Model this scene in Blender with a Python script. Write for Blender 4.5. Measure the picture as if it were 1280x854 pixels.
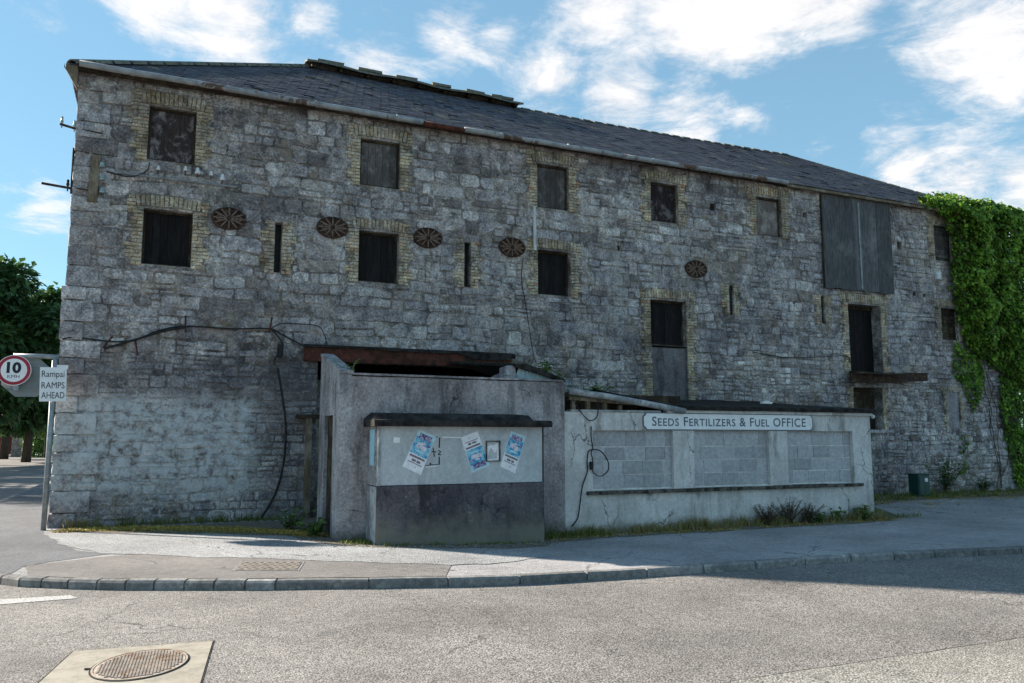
import bpy, bmesh, math, random
from mathutils import Vector, Matrix, noise as mnoise
R = random.Random(7)
for o in list(bpy.data.objects): bpy.data.objects.remove(o)
scene = bpy.context.scene
COL = scene.collection
# ------------------------------------------------------------------ camera
CAM = Vector((1.63, -17.14, 1.65)); PITCH = math.radians(6.84); YAW = math.radians(24.0); FPX = 1000.0
cam_d = bpy.data.cameras.new('camera'); cam = bpy.data.objects.new('camera', cam_d); COL.objects.link(cam)
cam.location = CAM; cam.rotation_euler = (math.radians(90) + PITCH, 0, -YAW)
cam_d.sensor_width = 36; cam_d.lens = 36 * FPX / 1280; cam_d.clip_end = 3000; cam_d.clip_start = 0.05
scene.camera = cam
FW = Vector((math.sin(YAW) * math.cos(PITCH), math.cos(YAW) * math.cos(PITCH), math.sin(PITCH)))
RT = Vector((math.cos(YAW), -math.sin(YAW), 0)); UP = RT.cross(FW)
def ray(px, py): return RT * ((px - 640) / FPX) + UP * ((427 - py) / FPX) + FW
def pw(px, py, Y=0.0):                       # pixel -> point on a plane parallel to the long wall
    d = ray(px, py); return CAM + d * ((Y - CAM.y) / d.y)
def pz(px, py, Z=0.0):                       # pixel -> point on level ground
    d = ray(px, py); return CAM + d * ((Z - CAM.z) / d.z)
# ------------------------------------------------------------------ light
SUN_AZ = Vector((-1.0, .92)).normalized(); SUN_EL = math.radians(27)
world = bpy.data.worlds.new('World'); scene.world = world; world.use_nodes = True
sd = bpy.data.lights.new('sun', 'SUN'); sd.energy = 3.5; sd.angle = math.radians(1.0); sd.color = (1, .92, .80)
sun = bpy.data.objects.new('sun', sd); COL.objects.link(sun)
sdir = Vector((SUN_AZ.x * math.cos(SUN_EL), SUN_AZ.y * math.cos(SUN_EL), math.sin(SUN_EL)))
sun.rotation_euler = sdir.to_track_quat('Z', 'Y').to_euler(); sun.location = (-20, 20, 30)
SKY_STRENGTH = 0.092
scene.view_settings.view_transform = 'Standard'; scene.view_settings.look = 'None'
scene.view_settings.gamma = 1; scene.view_settings.use_curve_mapping = False
scene.view_settings.exposure = 2.05
scene.render.engine = 'CYCLES'
def make_world():
    nt = world.node_tree; nt.nodes.clear(); L = nt.links.new
    def n(t, **k):
        x = nt.nodes.new(t)
        for a, b in k.items(): setattr(x, a, b)
        return x
    sky = n('ShaderNodeTexSky', sky_type='NISHITA', sun_disc=False)
    sky.sun_elevation = SUN_EL; sky.sun_rotation = math.atan2(SUN_AZ.x, SUN_AZ.y)
    sky.air_density = 1.0; sky.dust_density = 0.0; sky.ozone_density = 2.0
    tc = n('ShaderNodeTexCoord')
    def math_(op, a, b=None, c=None, clamp=False):
        m = n('ShaderNodeMath', operation=op, use_clamp=clamp)
        for i, v in enumerate((a, b, c)):
            if v is None: continue
            if isinstance(v, (int, float)): m.inputs[i].default_value = v
            else: L(v, m.inputs[i])
        return m.outputs[0]
    sep = n('ShaderNodeSeparateXYZ'); L(tc.outputs['Generated'], sep.inputs[0])
    zz = math_('ADD', math_('MAXIMUM', sep.outputs[2], 0.0), 0.12)
    cmb = n('ShaderNodeCombineXYZ')
    L(math_('DIVIDE', sep.outputs[0], zz), cmb.inputs[0]); L(math_('DIVIDE', sep.outputs[1], zz), cmb.inputs[1])
    cmb.inputs[2].default_value = 3.7
    def noise(scale, detail, rough, dist=0.0):
        t = n('ShaderNodeTexNoise'); t.inputs['Scale'].default_value = scale; t.inputs['Detail'].default_value = detail
        t.inputs['Roughness'].default_value = rough; t.inputs['Distortion'].default_value = dist
        L(cmb.outputs[0], t.inputs['Vector']); return t.outputs[0]
    n1 = noise(0.9, 10, 0.62, 0.35); n2 = noise(2.6, 11, 0.66, 0.6); n3 = noise(0.33, 2, 0.5); n4 = noise(7.5, 9, 0.7, 0.5)
    bank = math_('ADD', math_('ADD', math_('MULTIPLY', n1, 0.5), math_('MULTIPLY', n4, 0.22)), math_('ADD', math_('MULTIPLY', n2, 0.5), math_('MULTIPLY', n3, 0.2)))
    # the cloud banks that stand in this part of the sky
    lobes = [(300,10,.10,.17),(190,5,.08,.14),(380,20,.05,.15),(560,25,.055,.17),(615,45,.035,.13),(470,68,.06,.12),(360,72,.04,.10),(690,115,.06,.17),(770,128,.07,.19),(860,150,.07,.18),
             (930,165,.05,.15),(740,15,.055,.15),(900,12,.09,.19),(1000,8,.06,.15),(1050,15,.05,.14),(800,78,.035,.11),(920,65,.05,.08),(1220,60,.09,.2),(1250,110,.06,.17),(1150,30,.035,.13),
             (1130,205,.06,.18),(1200,215,.08,.2),(1270,225,.07,.18),(1030,185,.035,.08),(65,255,.045,.17),(20,235,.03,.10),(75,20,.03,.12)]
    acc = None
    for px, py, rad, amp in lobes:
        d = ray(px, py).normalized()
        vm = n('ShaderNodeVectorMath', operation='DISTANCE'); L(tc.outputs['Generated'], vm.inputs[0]); vm.inputs[1].default_value = d
        mr = n('ShaderNodeMapRange', interpolation_type='SMOOTHSTEP'); L(vm.outputs['Value'], mr.inputs[0])
        mr.inputs[1].default_value = 0; mr.inputs[2].default_value = rad * 1.5; mr.inputs[3].default_value = amp; mr.inputs[4].default_value = 0
        acc = mr.outputs[0] if acc is None else math_('MAXIMUM', acc, mr.outputs[0])
    tot = math_('ADD', bank, acc)
    mr = n('ShaderNodeMapRange', interpolation_type='SMOOTHSTEP'); L(tot, mr.inputs[0])
    mr.inputs[1].default_value = 0.725; mr.inputs[2].default_value = 0.90; mr.inputs[3].default_value = 0.0; mr.inputs[4].default_value = 0.93
    cr = n('ShaderNodeValToRGB'); L(math_('ADD', math_('MULTIPLY', n4, .5), math_('MULTIPLY', n2, .5)), cr.inputs[0])
    cr.color_ramp.elements[0].position = .36; cr.color_ramp.elements[0].color = (2.2, 2.2, 2.28, 1)
    cr.color_ramp.elements[1].position = .56; cr.color_ramp.elements[1].color = (2.9, 2.83, 2.8, 1)
    # even out the clear sky: divide by its mean colour, compress, restore the hue of this day's sky
    t1 = n('ShaderNodeMix', data_type='RGBA', blend_type='MULTIPLY'); t1.inputs[0].default_value = 1
    L(sky.outputs[0], t1.inputs[6]); t1.inputs[7].default_value = (1 / 1.18, 1 / 2.0, 1 / 3.4, 1)
    gm_ = n('ShaderNodeGamma'); L(t1.outputs[2], gm_.inputs[0]); gm_.inputs[1].default_value = .5
    tint = n('ShaderNodeMix', data_type='RGBA', blend_type='MULTIPLY'); tint.inputs[0].default_value = 1
    L(gm_.outputs[0], tint.inputs[6]); tint.inputs[7].default_value = (.68, 1.30, 1.90, 1)
    mx = n('ShaderNodeMix', data_type='RGBA'); L(mr.outputs[0], mx.inputs[0]); L(tint.outputs[2], mx.inputs[6]); L(cr.outputs[0], mx.inputs[7])
    bg = n('ShaderNodeBackground'); bg.inputs[1].default_value = SKY_STRENGTH; L(mx.outputs[2], bg.inputs[0])
    out = n('ShaderNodeOutputWorld'); L(bg.outputs[0], out.inputs[0])
make_world()
# ------------------------------------------------------------------ object helpers
WL = {}
def props(o, label=None, cat=None, group=None, kind=None):
    for k, v in (('label', label), ('category', cat), ('group', group), ('kind', kind)):
        if v: o[k] = v
    return o
def thing(name, loc, label, cat, group=None):
    o = bpy.data.objects.new(name, None); COL.objects.link(o); o.location = loc; o.empty_display_size = .2
    WL[o] = Vector(loc); return props(o, label, cat, group)
def link_child(o, parent, loc):
    COL.objects.link(o); loc = Vector(loc); WL[o] = loc
    if parent: o.parent = parent; o.location = loc - WL[parent]
    else: o.location = loc
    return o
class MB:
    def __init__(s): s.v = []; s.f = []; s.t = []; s.tone = .5
    def add(s, vs, fs):
        b = len(s.v); s.v += [tuple(p) for p in vs]; s.t += [s.tone] * len(vs); s.f += [tuple(b + i for i in f) for f in fs]; return s
    def quad(s, a, b, c, d): return s.add([a, b, c, d], [(0, 1, 2, 3)])
    def box(s, x0, x1, y0, y1, z0, z1, j=0):
        vs = [(x, y, z) for z in (z0, z1) for y in (y0, y1) for x in (x0, x1)]
        if j: vs = [tuple(c + R.uniform(-j, j) for c in p) for p in vs]
        return s.add(vs, [(0, 2, 3, 1), (4, 5, 7, 6), (0, 1, 5, 4), (2, 6, 7, 3), (0, 4, 6, 2), (1, 3, 7, 5)])
    def prism(s, poly, d):                  # poly: list of 3D points, extruded by vector d
        n = len(poly); d = Vector(d); vs = [Vector(p) for p in poly] + [Vector(p) + d for p in poly]
        return s.add(vs, [tuple(range(n - 1, -1, -1)), tuple(range(n, 2 * n))] + [(i, (i + 1) % n, n + (i + 1) % n, n + i) for i in range(n)])
    def tube(s, pts, r, k=8, cap=True):
        pts = [Vector(p) for p in pts]; n = len(pts); rs = r if isinstance(r, (list, tuple)) else [r] * n; vs = []; fs = []
        u = None
        for i, p in enumerate(pts):
            t = (pts[min(i + 1, n - 1)] - pts[max(i - 1, 0)]).normalized()
            if u is None:
                a = Vector((0, 0, 1)) if abs(t.z) < .9 else Vector((1, 0, 0)); u = t.cross(a).normalized()
            else: u = (u - t * u.dot(t)).normalized()
            w = t.cross(u)
            for q in range(k):
                an = 2 * math.pi * q / k; vs.append(p + (u * math.cos(an) + w * math.sin(an)) * rs[i])
        for i in range(n - 1):
            for q in range(k): fs.append((i * k + q, i * k + (q + 1) % k, (i + 1) * k + (q + 1) % k, (i + 1) * k + q))
        if cap: fs += [tuple(range(k - 1, -1, -1)), tuple((n - 1) * k + q for q in range(k))]
        return s.add(vs, fs)
    def lathe(s, c, prof, k=16, axis='z'):
        c = Vector(c); vs = []; fs = []; n = len(prof)
        for r, h in prof:
            for q in range(k):
                a = 2 * math.pi * q / k; ca, sa = r * math.cos(a), r * math.sin(a)
                vs.append(c + (Vector((ca, sa, h)) if axis == 'z' else Vector((ca, h, sa))))
        for i in range(n - 1):
            for q in range(k): fs.append((i * k + q, i * k + (q + 1) % k, (i + 1) * k + (q + 1) % k, (i + 1) * k + q))
        fs += [tuple(range(k)), tuple((n - 1) * k + q for q in range(k))]
        return s.add(vs, fs)
    def build(s, name, mat, parent=None, org=None, smooth=False, bevel=0, kind=None, label=None, cat=None, group=None):
        if org is None: org = WL[parent] if parent else (0, 0, 0)
        org = Vector(org); me = bpy.data.meshes.new(name)
        me.from_pydata([tuple(Vector(p) - org) for p in s.v], [], s.f)
        a = me.attributes.new('tone', 'FLOAT', 'POINT'); a.data.foreach_set('value', s.t)
        if smooth:
            me.polygons.foreach_set('use_smooth', [True] * len(me.polygons))
        bm = bmesh.new(); bm.from_mesh(me); bmesh.ops.recalc_face_normals(bm, faces=bm.faces) if len(s.f) < 4000 and not kind else None; bm.to_mesh(me); bm.free()
        me.materials.append(MATS[mat] if isinstance(mat, str) else mat)
        o = bpy.data.objects.new(name, me)
        if bevel:
            m = o.modifiers.new('bevel', 'BEVEL'); m.width = bevel; m.segments = 2; m.limit_method = 'ANGLE'
        link_child(o, parent, org); return props(o, label, cat, group, kind)
def ss(a, b, x):
    t = max(0, min(1, (x - a) / (b - a))); return t * t * (3 - 2 * t)
def gz(x, y): return -0.13 * ss(3.5, 8, x) * ss(-0.8, -3.5, y)
def gp(px, py, off=0.0):
    z = 0
    for _ in range(8):
        p = pz(px, py, z + off); z = gz(p.x, p.y)
    return Vector((p.x, p.y, z + off))
def smooth_path(pts, n=6):
    pts = [Vector(p) for p in pts]; out = []
    for i in range(len(pts) - 1):
        a, b, c, d = pts[max(i - 1, 0)], pts[i], pts[i + 1], pts[min(i + 2, len(pts) - 1)]
        for k in range(n):
            t = k / n
            out.append(.5 * ((2 * b) + (c - a) * t + (2 * a - 5 * b + 4 * c - d) * t * t + (3 * b - a - 3 * c + d) * t ** 3))
    return out + [pts[-1]]
# ------------------------------------------------------------------ materials
MATS = {}
class G:
    def __init__(s, name, rough=.85, spec=.25):
        s.m = bpy.data.materials.new(name); s.m.use_nodes = True; s.nt = s.m.node_tree; MATS[name] = s.m
        s.b = s.nt.nodes['Principled BSDF']; s.b.inputs['Roughness'].default_value = rough
        s.b.inputs['Specular IOR Level'].default_value = spec
        s.pos = s.n('ShaderNodeNewGeometry').outputs['Position']; s.h = None; s.sepc = None
    def n(s, t, **k):
        x = s.nt.nodes.new(t)
        for a, b in k.items(): setattr(x, a, b)
        return x
    def put(s, sock, v):
        if isinstance(v, (int, float)): sock.default_value = v
        elif isinstance(v, (tuple, list)): sock.default_value = tuple(v) + ((1,) if len(v) == 3 and sock.type == 'RGBA' else ())
        else: s.nt.links.new(v, sock)
    def sv(s, vec=None, sc=(1, 1, 1)):
        x = s.n('ShaderNodeVectorMath', operation='MULTIPLY'); s.put(x.inputs[0], vec or s.pos); x.inputs[1].default_value = sc; return x.outputs[0]
    def noise(s, scale, detail=5, rough=.6, vec=None, dist=0):
        t = s.n('ShaderNodeTexNoise'); s.put(t.inputs['Vector'], vec or s.pos); t.inputs['Scale'].default_value = scale
        t.inputs['Detail'].default_value = detail; t.inputs['Roughness'].default_value = rough; t.inputs['Distortion'].default_value = dist; return t.outputs[0]
    def vor(s, scale, out='Distance', vec=None, feature='F1'):
        t = s.n('ShaderNodeTexVoronoi', feature=feature); s.put(t.inputs['Vector'], vec or s.pos); t.inputs['Scale'].default_value = scale; return t.outputs[out]
    def mr(s, f, a, b, c=0.0, d=1.0, smooth=True):
        t = s.n('ShaderNodeMapRange', interpolation_type='SMOOTHSTEP' if smooth else 'LINEAR'); s.put(t.inputs[0], f)
        for i, v in enumerate((a, b, c, d)): t.inputs[i + 1].default_value = v
        return t.outputs[0]
    def mth(s, op, a, b=0.0, clamp=False):
        t = s.n('ShaderNodeMath', operation=op, use_clamp=clamp); s.put(t.inputs[0], a); s.put(t.inputs[1], b); return t.outputs[0]
    def mix(s, f, a, b, mode='MIX'):
        t = s.n('ShaderNodeMix', data_type='RGBA', blend_type=mode); s.put(t.inputs[0], f); s.put(t.inputs[6], a); s.put(t.inputs[7], b); return t.outputs[2]
    def ramp(s, f, stops):
        t = s.n('ShaderNodeValToRGB'); s.put(t.inputs[0], f); e = t.color_ramp.elements
        while len(e) < len(stops): e.new(.5)
        for i, (p, c) in enumerate(stops): e[i].position = p; e[i].color = tuple(c) + (1,)
        return t.outputs[0]
    def xyz(s, i):
        if s.sepc is None:
            t = s.n('ShaderNodeSeparateXYZ'); s.put(t.inputs[0], s.pos); s.sepc = t.outputs
        return s.sepc[i]
    def tone(s): return s.n('ShaderNodeAttribute', attribute_name='tone').outputs['Fac']
    def rnd(s): return s.n('ShaderNodeObjectInfo').outputs['Random']
    def bump(s, h, strength=.5, dist=.02):
        t = s.n('ShaderNodeBump'); t.inputs['Strength'].default_value = strength; t.inputs['Distance'].default_value = dist
        s.put(t.inputs['Height'], h)
        if s.h is not None: s.put(t.inputs['Normal'], s.h)
        s.h = t.outputs[0]
    def done(s, col, rough=None, metal=None):
        s.put(s.b.inputs['Base Color'], col)
        if rough is not None: s.put(s.b.inputs['Roughness'], rough)
        if metal is not None: s.put(s.b.inputs['Metallic'], metal)
        if s.h is not None: s.put(s.b.inputs['Normal'], s.h)
        return s.m
def box_mask(g, x0, x1, z0, z1, soft=.35, amp=.8):
    nz = g.mth('MULTIPLY', g.mth('SUBTRACT', g.noise(1.3, 5, .65), .5), amp)
    x = g.mth('ADD', g.xyz(0), nz); z = g.mth('ADD', g.xyz(2), g.mth('MULTIPLY', nz, .7))
    m = g.mth('MULTIPLY', g.mr(x, x0 - soft, x0 + soft), g.mr(x, x1 - soft, x1 + soft, 1, 0))
    return g.mth('MULTIPLY', m, g.mth('MULTIPLY', g.mr(z, z0 - soft, z0 + soft), g.mr(z, z1 - soft * .5, z1 + soft * .5, 1, 0)))
def mat_masonry(name, kind):
    g = G(name, .92, .15)
    t = g.tone(); wk = 1.0
    if kind == 'stone':
        c = g.ramp(t, [(0, (.235, .21, .215)), (.18, (.34, .30, .285)), (.34, (.40, .375, .395)), (.5, (.48, .435, .425)), (.66, (.475, .45, .475)), (.82, (.58, .54, .53)), (1, (.70, .665, .665))])
    elif kind == 'mortar':
        c = g.ramp(g.noise(2.2, 5, .6), [(.36, (.17, .148, .14)), (.48, (.30, .27, .255)), (.56, (.44, .40, .38)), (.68, (.66, .615, .585))])
    else:
        wk = .7
        c = g.ramp(t, [(0, (.34, .26, .175)), (.3, (.52, .42, .285)), (.6, (.61, .505, .36)), (.85, (.68, .59, .45)), (1, (.52, .28, .17))])
        c = g.mix(g.mth('MULTIPLY', g.mr(g.noise(2.2, 6, .7, dist=.4), .46, .62), .7), c, (.46, .41, .375))
    big = g.noise(.5, 6, .62, None, .4)
    c = g.mix(1, c, g.ramp(big, [(.34, (.50, .49, .52)), (.5, (.90, .89, .89)), (.66, (1.2, 1.17, 1.12))]), 'MULTIPLY')
    m1 = g.noise(3.6, 9, .76, None, .5); c = g.mix(1, c, g.ramp(m1, [(.32, (.30, .30, .32)), (.5, (.93, .93, .93)), (.68, (1.6, 1.58, 1.55))]), 'MULTIPLY')
    m2 = g.noise(26, 7, .74); c = g.mix(1, c, g.ramp(m2, [(.32, (.32, .32, .33)), (.5, (.98, .98, .98)), (.70, (1.9, 1.88, 1.85))]), 'MULTIPLY')
    oc = g.mth('MULTIPLY', g.mr(g.noise(1.5, 7, .72, dist=.6), .48, .64), g.mr(g.noise(14, 5, .68), .40, .60))
    c = g.mix(g.mth('MULTIPLY', oc, .5 * wk), c, (.38, .265, .13))
    gr = g.mr(g.noise(.9, 5, .6, g.sv(None, (1, 1, .45))), .56, .70); c = g.mix(g.mth('MULTIPLY', gr, .38), c, (.13, .13, .095))
    w = g.mth('MULTIPLY', g.mr(g.noise(1.0, 7, .7, dist=.4), .48, .62), g.mr(g.noise(9, 7, .76), .51, .60))
    c = g.mix(g.mth('MULTIPLY', w, .85), c, (.70, .675, .655))
    lw = g.mth('MULTIPLY', box_mask(g, -.3, 3.55, .55, 2.42), g.mr(g.noise(5, 7, .74), .36, .58)); c = g.mix(g.mth('MULTIPLY', lw, .8), c, (.72, .76, .77))
    rn = g.mth('MULTIPLY', g.mth('MULTIPLY', g.mr(g.xyz(0), 12.0, 12.15), g.mr(g.xyz(0), 12.27, 12.42, 1, 0)), g.mth('MULTIPLY', g.mr(g.xyz(2), 4.3, 4.6), g.mr(g.xyz(2), 6.25, 6.4, 1, 0)))
    c = g.mix(g.mth('MULTIPLY', rn, g.mr(g.noise(6, 6, .75), .42, .6)), c, (.47, .46, .43))
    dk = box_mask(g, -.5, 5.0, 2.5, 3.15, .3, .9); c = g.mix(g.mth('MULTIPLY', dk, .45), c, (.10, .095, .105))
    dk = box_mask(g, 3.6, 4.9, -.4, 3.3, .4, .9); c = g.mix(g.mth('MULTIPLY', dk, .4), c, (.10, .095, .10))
    g.bump(m1, 1.0, .07); g.bump(m2, 1.0, .03); g.bump(g.noise(90, 3, .6), .4, .006)
    g.done(c)
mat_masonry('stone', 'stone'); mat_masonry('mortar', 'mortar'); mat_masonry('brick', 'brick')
def simple(name, c1, c2, sc=6, rough=.85, spec=.25, bump=.3, bd=.01, stretch=(1, 1, 1), detail=6, lo=.35, hi=.65, c3=None, sc3=2, lo3=.52, hi3=.65, metal=None, toned=0):
    g = G(name, rough, spec); v = g.sv(None, stretch); f = g.noise(sc, detail, .68, v)
    c = g.mix(g.mr(f, lo, hi), c1, c2)
    if c3: c = g.mix(g.mr(g.noise(sc3, 6, .7, dist=.4), lo3, hi3), c, c3)
    if toned: c = g.mix(1, c, g.ramp(g.tone(), [(0, (1 - toned,) * 3), (1, (1 + toned,) * 3)]), 'MULTIPLY')
    if bump: g.bump(f, bump, bd); g.bump(g.noise(sc * 7, 4, .6), bump * .6, bd * .4)
    return g.done(c, None, metal)
simple('slate', (.024, .023, .034), (.070, .066, .088), 3.5, .62, .35, .3, .006, c3=(.17, .14, .085), sc3=1.5, lo3=.55, hi3=.68, toned=.22)
simple('ridge_clay', (.10, .10, .09), (.20, .195, .165), 9, .9, .2, .5, .015, c3=(.17, .15, .08), sc3=5)
def boards(name, c1, c2, c3, k, lo=.48, hi=.62):
    g = G(name, .9, .12); v = g.sv(None, (9, 9, 1.1)); f = g.noise(3, 7, .7, v)
    c = g.mix(g.mr(f, .3, .7), c1, c2); p = g.noise(k, 8, .75, g.sv(None, (1, 1, .8)), .3)
    c = g.mix(g.mr(p, lo, hi), c, c3); c = g.mix(1, c, g.ramp(g.tone(), [(0, (.7,) * 3), (1, (1.3,) * 3)]), 'MULTIPLY')
    g.bump(f, .6, .008); g.done(c)
boards('board_black', (.010, .009, .010), (.024, .021, .021), (.045, .04, .038), 5, .56, .75)
boards('board_rust', (.022, .015, .015), (.055, .04, .04), (.20, .175, .18), 3.2, .47, .62)
boards('board_grey', (.055, .047, .044), (.11, .098, .093), (.17, .155, .15), 2.6)
boards('board_pale', (.09, .072, .065), (.16, .13, .12), (.24, .215, .20), 2.2)
boards('sheet_grey', (.065, .063, .064), (.145, .142, .148), (.21, .205, .21), 1.3, .5, .7)
boards('timber', (.10, .075, .05), (.20, .155, .105), (.26, .22, .17), 3)
boards('timber_dark', (.02, .015, .012), (.055, .04, .028), (.09, .075, .05), 3)
boards('timber_white', (.16, .16, .165), (.30, .30, .305), (.44, .44, .44), 3, .45, .6)
simple('rust', (.05, .018, .012), (.125, .042, .028), 7, .85, .2, .5, .006, c3=(.03, .018, .015), sc3=3)
simple('rust_dark', (.022, .014, .011), (.075, .04, .028), 12, .88, .2, .6, .006, c3=(.11, .085, .06), sc3=9)
simple('iron_rib', (.11, .075, .06), (.20, .145, .12), 14, .8, .25, .4, .004, c3=(.17, .08, .045), sc3=9)
simple('steel_grey', (.17, .18, .185), (.29, .30, .31), 7, .55, .4, .15, .003, c3=(.13, .085, .06), sc3=4, lo3=.62, hi3=.72)
simple('gutter_pipe', (.20, .205, .215), (.33, .335, .345), 4, .6, .35, .3, .006, c3=(.105, .062, .045), sc3=.8, lo3=.56, hi3=.60)
simple('felt', (.012, .011, .011), (.045, .040, .037), 5, .95, .15, .7, .03, c3=(.10, .085, .07), sc3=4, lo3=.6, hi3=.7)
def mat_render(name, c1, c2, dark, lo, hi, base_z, base_h, moss=(.075, .072, .045), white=None, wl=.62, crack=.75, mot=1.0):
    g = G(name, .93, .15)
    f = g.noise(1.1, 7, .68, g.sv(None, (1, 1, .7)), .3); c = g.mix(g.mr(f, .35, .65), c1, c2)
    st = g.noise(2.4, 6, .65, g.sv(None, (1, 1, .35))); c = g.mix(g.mth('MULTIPLY', g.mr(st, lo - .04, hi), .85), c, dark); bl = g.noise(3.1, 7, .72, None, .5); c = g.mix(1, c, g.ramp(bl, [(.32, (1 - .26 * mot,) * 3), (.5, (1,) * 3), (.7, (1 + .18 * mot,) * 3)]), 'MULTIPLY')
    sp = g.noise(20, 6, .75); c = g.mix(1, c, g.ramp(sp, [(.3, (1 - .5 * mot,) * 3), (.5, (1,) * 3), (.72, (1 + .6 * mot,) * 3)]), 'MULTIPLY')
    rn = g.mth('MULTIPLY', g.mr(g.noise(5.5, 5, .6, g.sv(None, (1, 1, .09))), .5, .66), g.mr(g.noise(.8, 4, .6), .4, .6)); c = g.mix(g.mth('MULTIPLY', rn, .6), c, dark)
    wv = g.n('ShaderNodeVectorMath', operation='ADD'); g.put(wv.inputs[0], g.pos); nv = g.n('ShaderNodeTexNoise'); g.put(nv.inputs['Vector'], g.pos); nv.inputs['Scale'].default_value = 4; nv.inputs['Detail'].default_value = 6; sv2 = g.sv(nv.outputs[1], (.35, .35, .35)); g.put(wv.inputs[1], sv2)
    cr = g.mth('MULTIPLY', g.mr(g.vor(1.1, 'Distance', wv.outputs[0], 'DISTANCE_TO_EDGE'), .004, .012, 1, 0), g.mr(g.noise(.9, 3, .5), .5, .6)); c = g.mix(g.mth('MULTIPLY', cr, crack), c, (.03, .028, .027))
    if white: c = g.mix(g.mth('MULTIPLY', g.mr(g.noise(1.8, 7, .7, g.sv(None, (1, 1, .55)), .4), wl, wl + .09), g.mr(sp, .4, .6)), c, white)
    zz = g.mth('ADD', g.xyz(2), g.mth('MULTIPLY', g.mth('SUBTRACT', g.noise(3, 6, .7), .5), -base_h * 1.6))
    c = g.mix(g.mr(zz, base_z, base_z + base_h, .85, 0), c, moss)
    g.bump(sp, .5, .012); g.bump(f, .5, .05); g.bump(g.noise(70, 3, .6), .4, .005); return g.done(c)
mat_render('render_shed', (.24, .208, .21), (.41, .365, .365), (.10, .088, .09), .54, .64, -.1, .35, white=(.36, .355, .355))
mat_render('render_dark', (.13, .115, .12), (.22, .20, .205), (.07, .062, .066), .52, .62, -5, .1)
mat_render('render_side', (.24, .225, .235), (.42, .395, .395), (.14, .13, .135), .5, .62, -.1, .3, white=(.42, .41, .39), wl=.55)
mat_render('render_office', (.50, .47, .45), (.66, .625, .595), (.28, .26, .24), .58, .68, -.15, .3, (.16, .145, .11), white=(.66, .64, .62), mot=.4)
mat_render('render_kiosk', (.062, .054, .064), (.13, .115, .125), (.036, .032, .037), .55, .65, -.1, .62, (.21, .195, .155), white=(.24, .225, .22), wl=.60)
mat_render('panel_paint', (.40, .42, .435), (.49, .51, .52), (.31, .325, .335), .6, .7, -5, .1, white=(.47, .49, .5), wl=.66, crack=.0, mot=.35)
simple('block', (.35, .338, .345), (.48, .463, .465), 14, .95, .12, .7, .012, c3=(.37, .37, .365), sc3=6, lo3=.6, hi3=.7, toned=.16)
simple('block_mortar', (.58, .56, .54), (.80, .78, .75), 10, .95, .12, .5, .01)
simple('sill', (.06, .052, .045), (.16, .14, .12), 9, .92, .15, .6, .01, c3=(.025, .022, .02), sc3=5, lo3=.48, hi3=.6)
simple('sign_white', (.74, .73, .735), (.84, .83, .83), 5, .5, .35, .05, .002, c3=(.45, .45, .44), sc3=3, lo3=.62, hi3=.75)
simple('letter_blue', (.075, .095, .125), (.13, .15, .18), 30, .6, .3, 0)
simple('letter_black', (.012, .013, .025), (.02, .02, .035), 20, .5, .3, 0)
simple('sign_red', (.30, .012, .03), (.38, .02, .04), 6, .45, .35, 0)
simple('sign_back', (.16, .185, .19), (.22, .245, .25), 4, .5, .4, .05, .002)
simple('galv', (.22, .24, .25), (.34, .36, .37), 9, .45, .45, .08, .002, metal=.35)
simple('cable', (.008, .008, .009), (.022, .02, .02), 12, .6, .3, 0)
simple('porcelain', (.55, .56, .57), (.72, .72, .72), 20, .25, .5, 0)
simple('glass_insulator', (.16, .24, .25), (.35, .42, .42), 20, .2, .5, 0)
simple('white_paint', (.42, .42, .42), (.62, .62, .61), 6, .7, .25, .1, .003, (1, 1, .3), c3=(.22, .2, .18), sc3=4, lo3=.58, hi3=.66)
simple('blue_sheet', (.26, .36, .39), (.38, .48, .50), 5, .6, .3, .1, .004, (3, 3, .6), c3=(.18, .22, .22), sc3=3, lo3=.6)
simple('paper', (.68, .67, .70), (.82, .81, .83), 14, .7, .2, .1, .002)
simple('print_blue', (.03, .27, .50), (.30, .56, .66), 16, .6, .25, 0, lo=.42, hi=.58, c3=(.02, .12, .30), sc3=18, lo3=.58, hi3=.66)
simple('print_cyan', (.25, .55, .66), (.48, .66, .72), 12, .6, .25, 0)
simple('print_purple', (.07, .05, .16), (.42, .38, .52), 40, .6, .25, 0, lo=.45, hi=.55)
simple('print_figure', (.62, .52, .58), (.72, .70, .74), 20, .6, .25, 0, c3=(.22, .12, .28), sc3=24, lo3=.55, hi3=.62)
simple('print_dark', (.09, .04, .06), (.3, .26, .28), 60, .6, .25, 0, lo=.4, hi=.6)
simple('cabinet_green', (.008, .042, .036), (.012, .058, .048), 6, .45, .4, .05, .002)
simple('concrete_slab', (.24, .215, .175), (.33, .295, .245), 7, .9, .2, .5, .006, c3=(.10, .09, .08), sc3=22, lo3=.63, hi3=.70)
simple('cast_iron', (.27, .215, .17), (.42, .355, .30), 10, .7, .3, .3, .004, c3=(.24, .15, .09), sc3=5)
simple('cover_plate', (.13, .11, .095), (.21, .18, .155), 9, .9, .2, .3, .004, c3=(.25, .21, .18), sc3=6)
simple('road_paint', (.16, .155, .15), (.42, .41, .395), 40, .85, .2, .6, .006, lo=.36, hi=.5)
simple('kerb', (.15, .145, .14), (.25, .24, .23), 12, .92, .15, .5, .01, c3=(.33, .315, .29), sc3=5, lo3=.55, toned=.25)
simple('soil', (.10, .088, .07), (.22, .19, .15), 10, .95, .1, .8, .03)
simple('pebble', (.13, .13, .13), (.28, .275, .265), 12, .9, .2, .3, .01, toned=.5)
simple('house_wall', (.10, .10, .11), (.16, .155, .16), 3, .9, .2, .1, .01)
simple('red_paint', (.16, .03, .025), (.24, .05, .04), 4, .7, .3, .2, .01)
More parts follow.
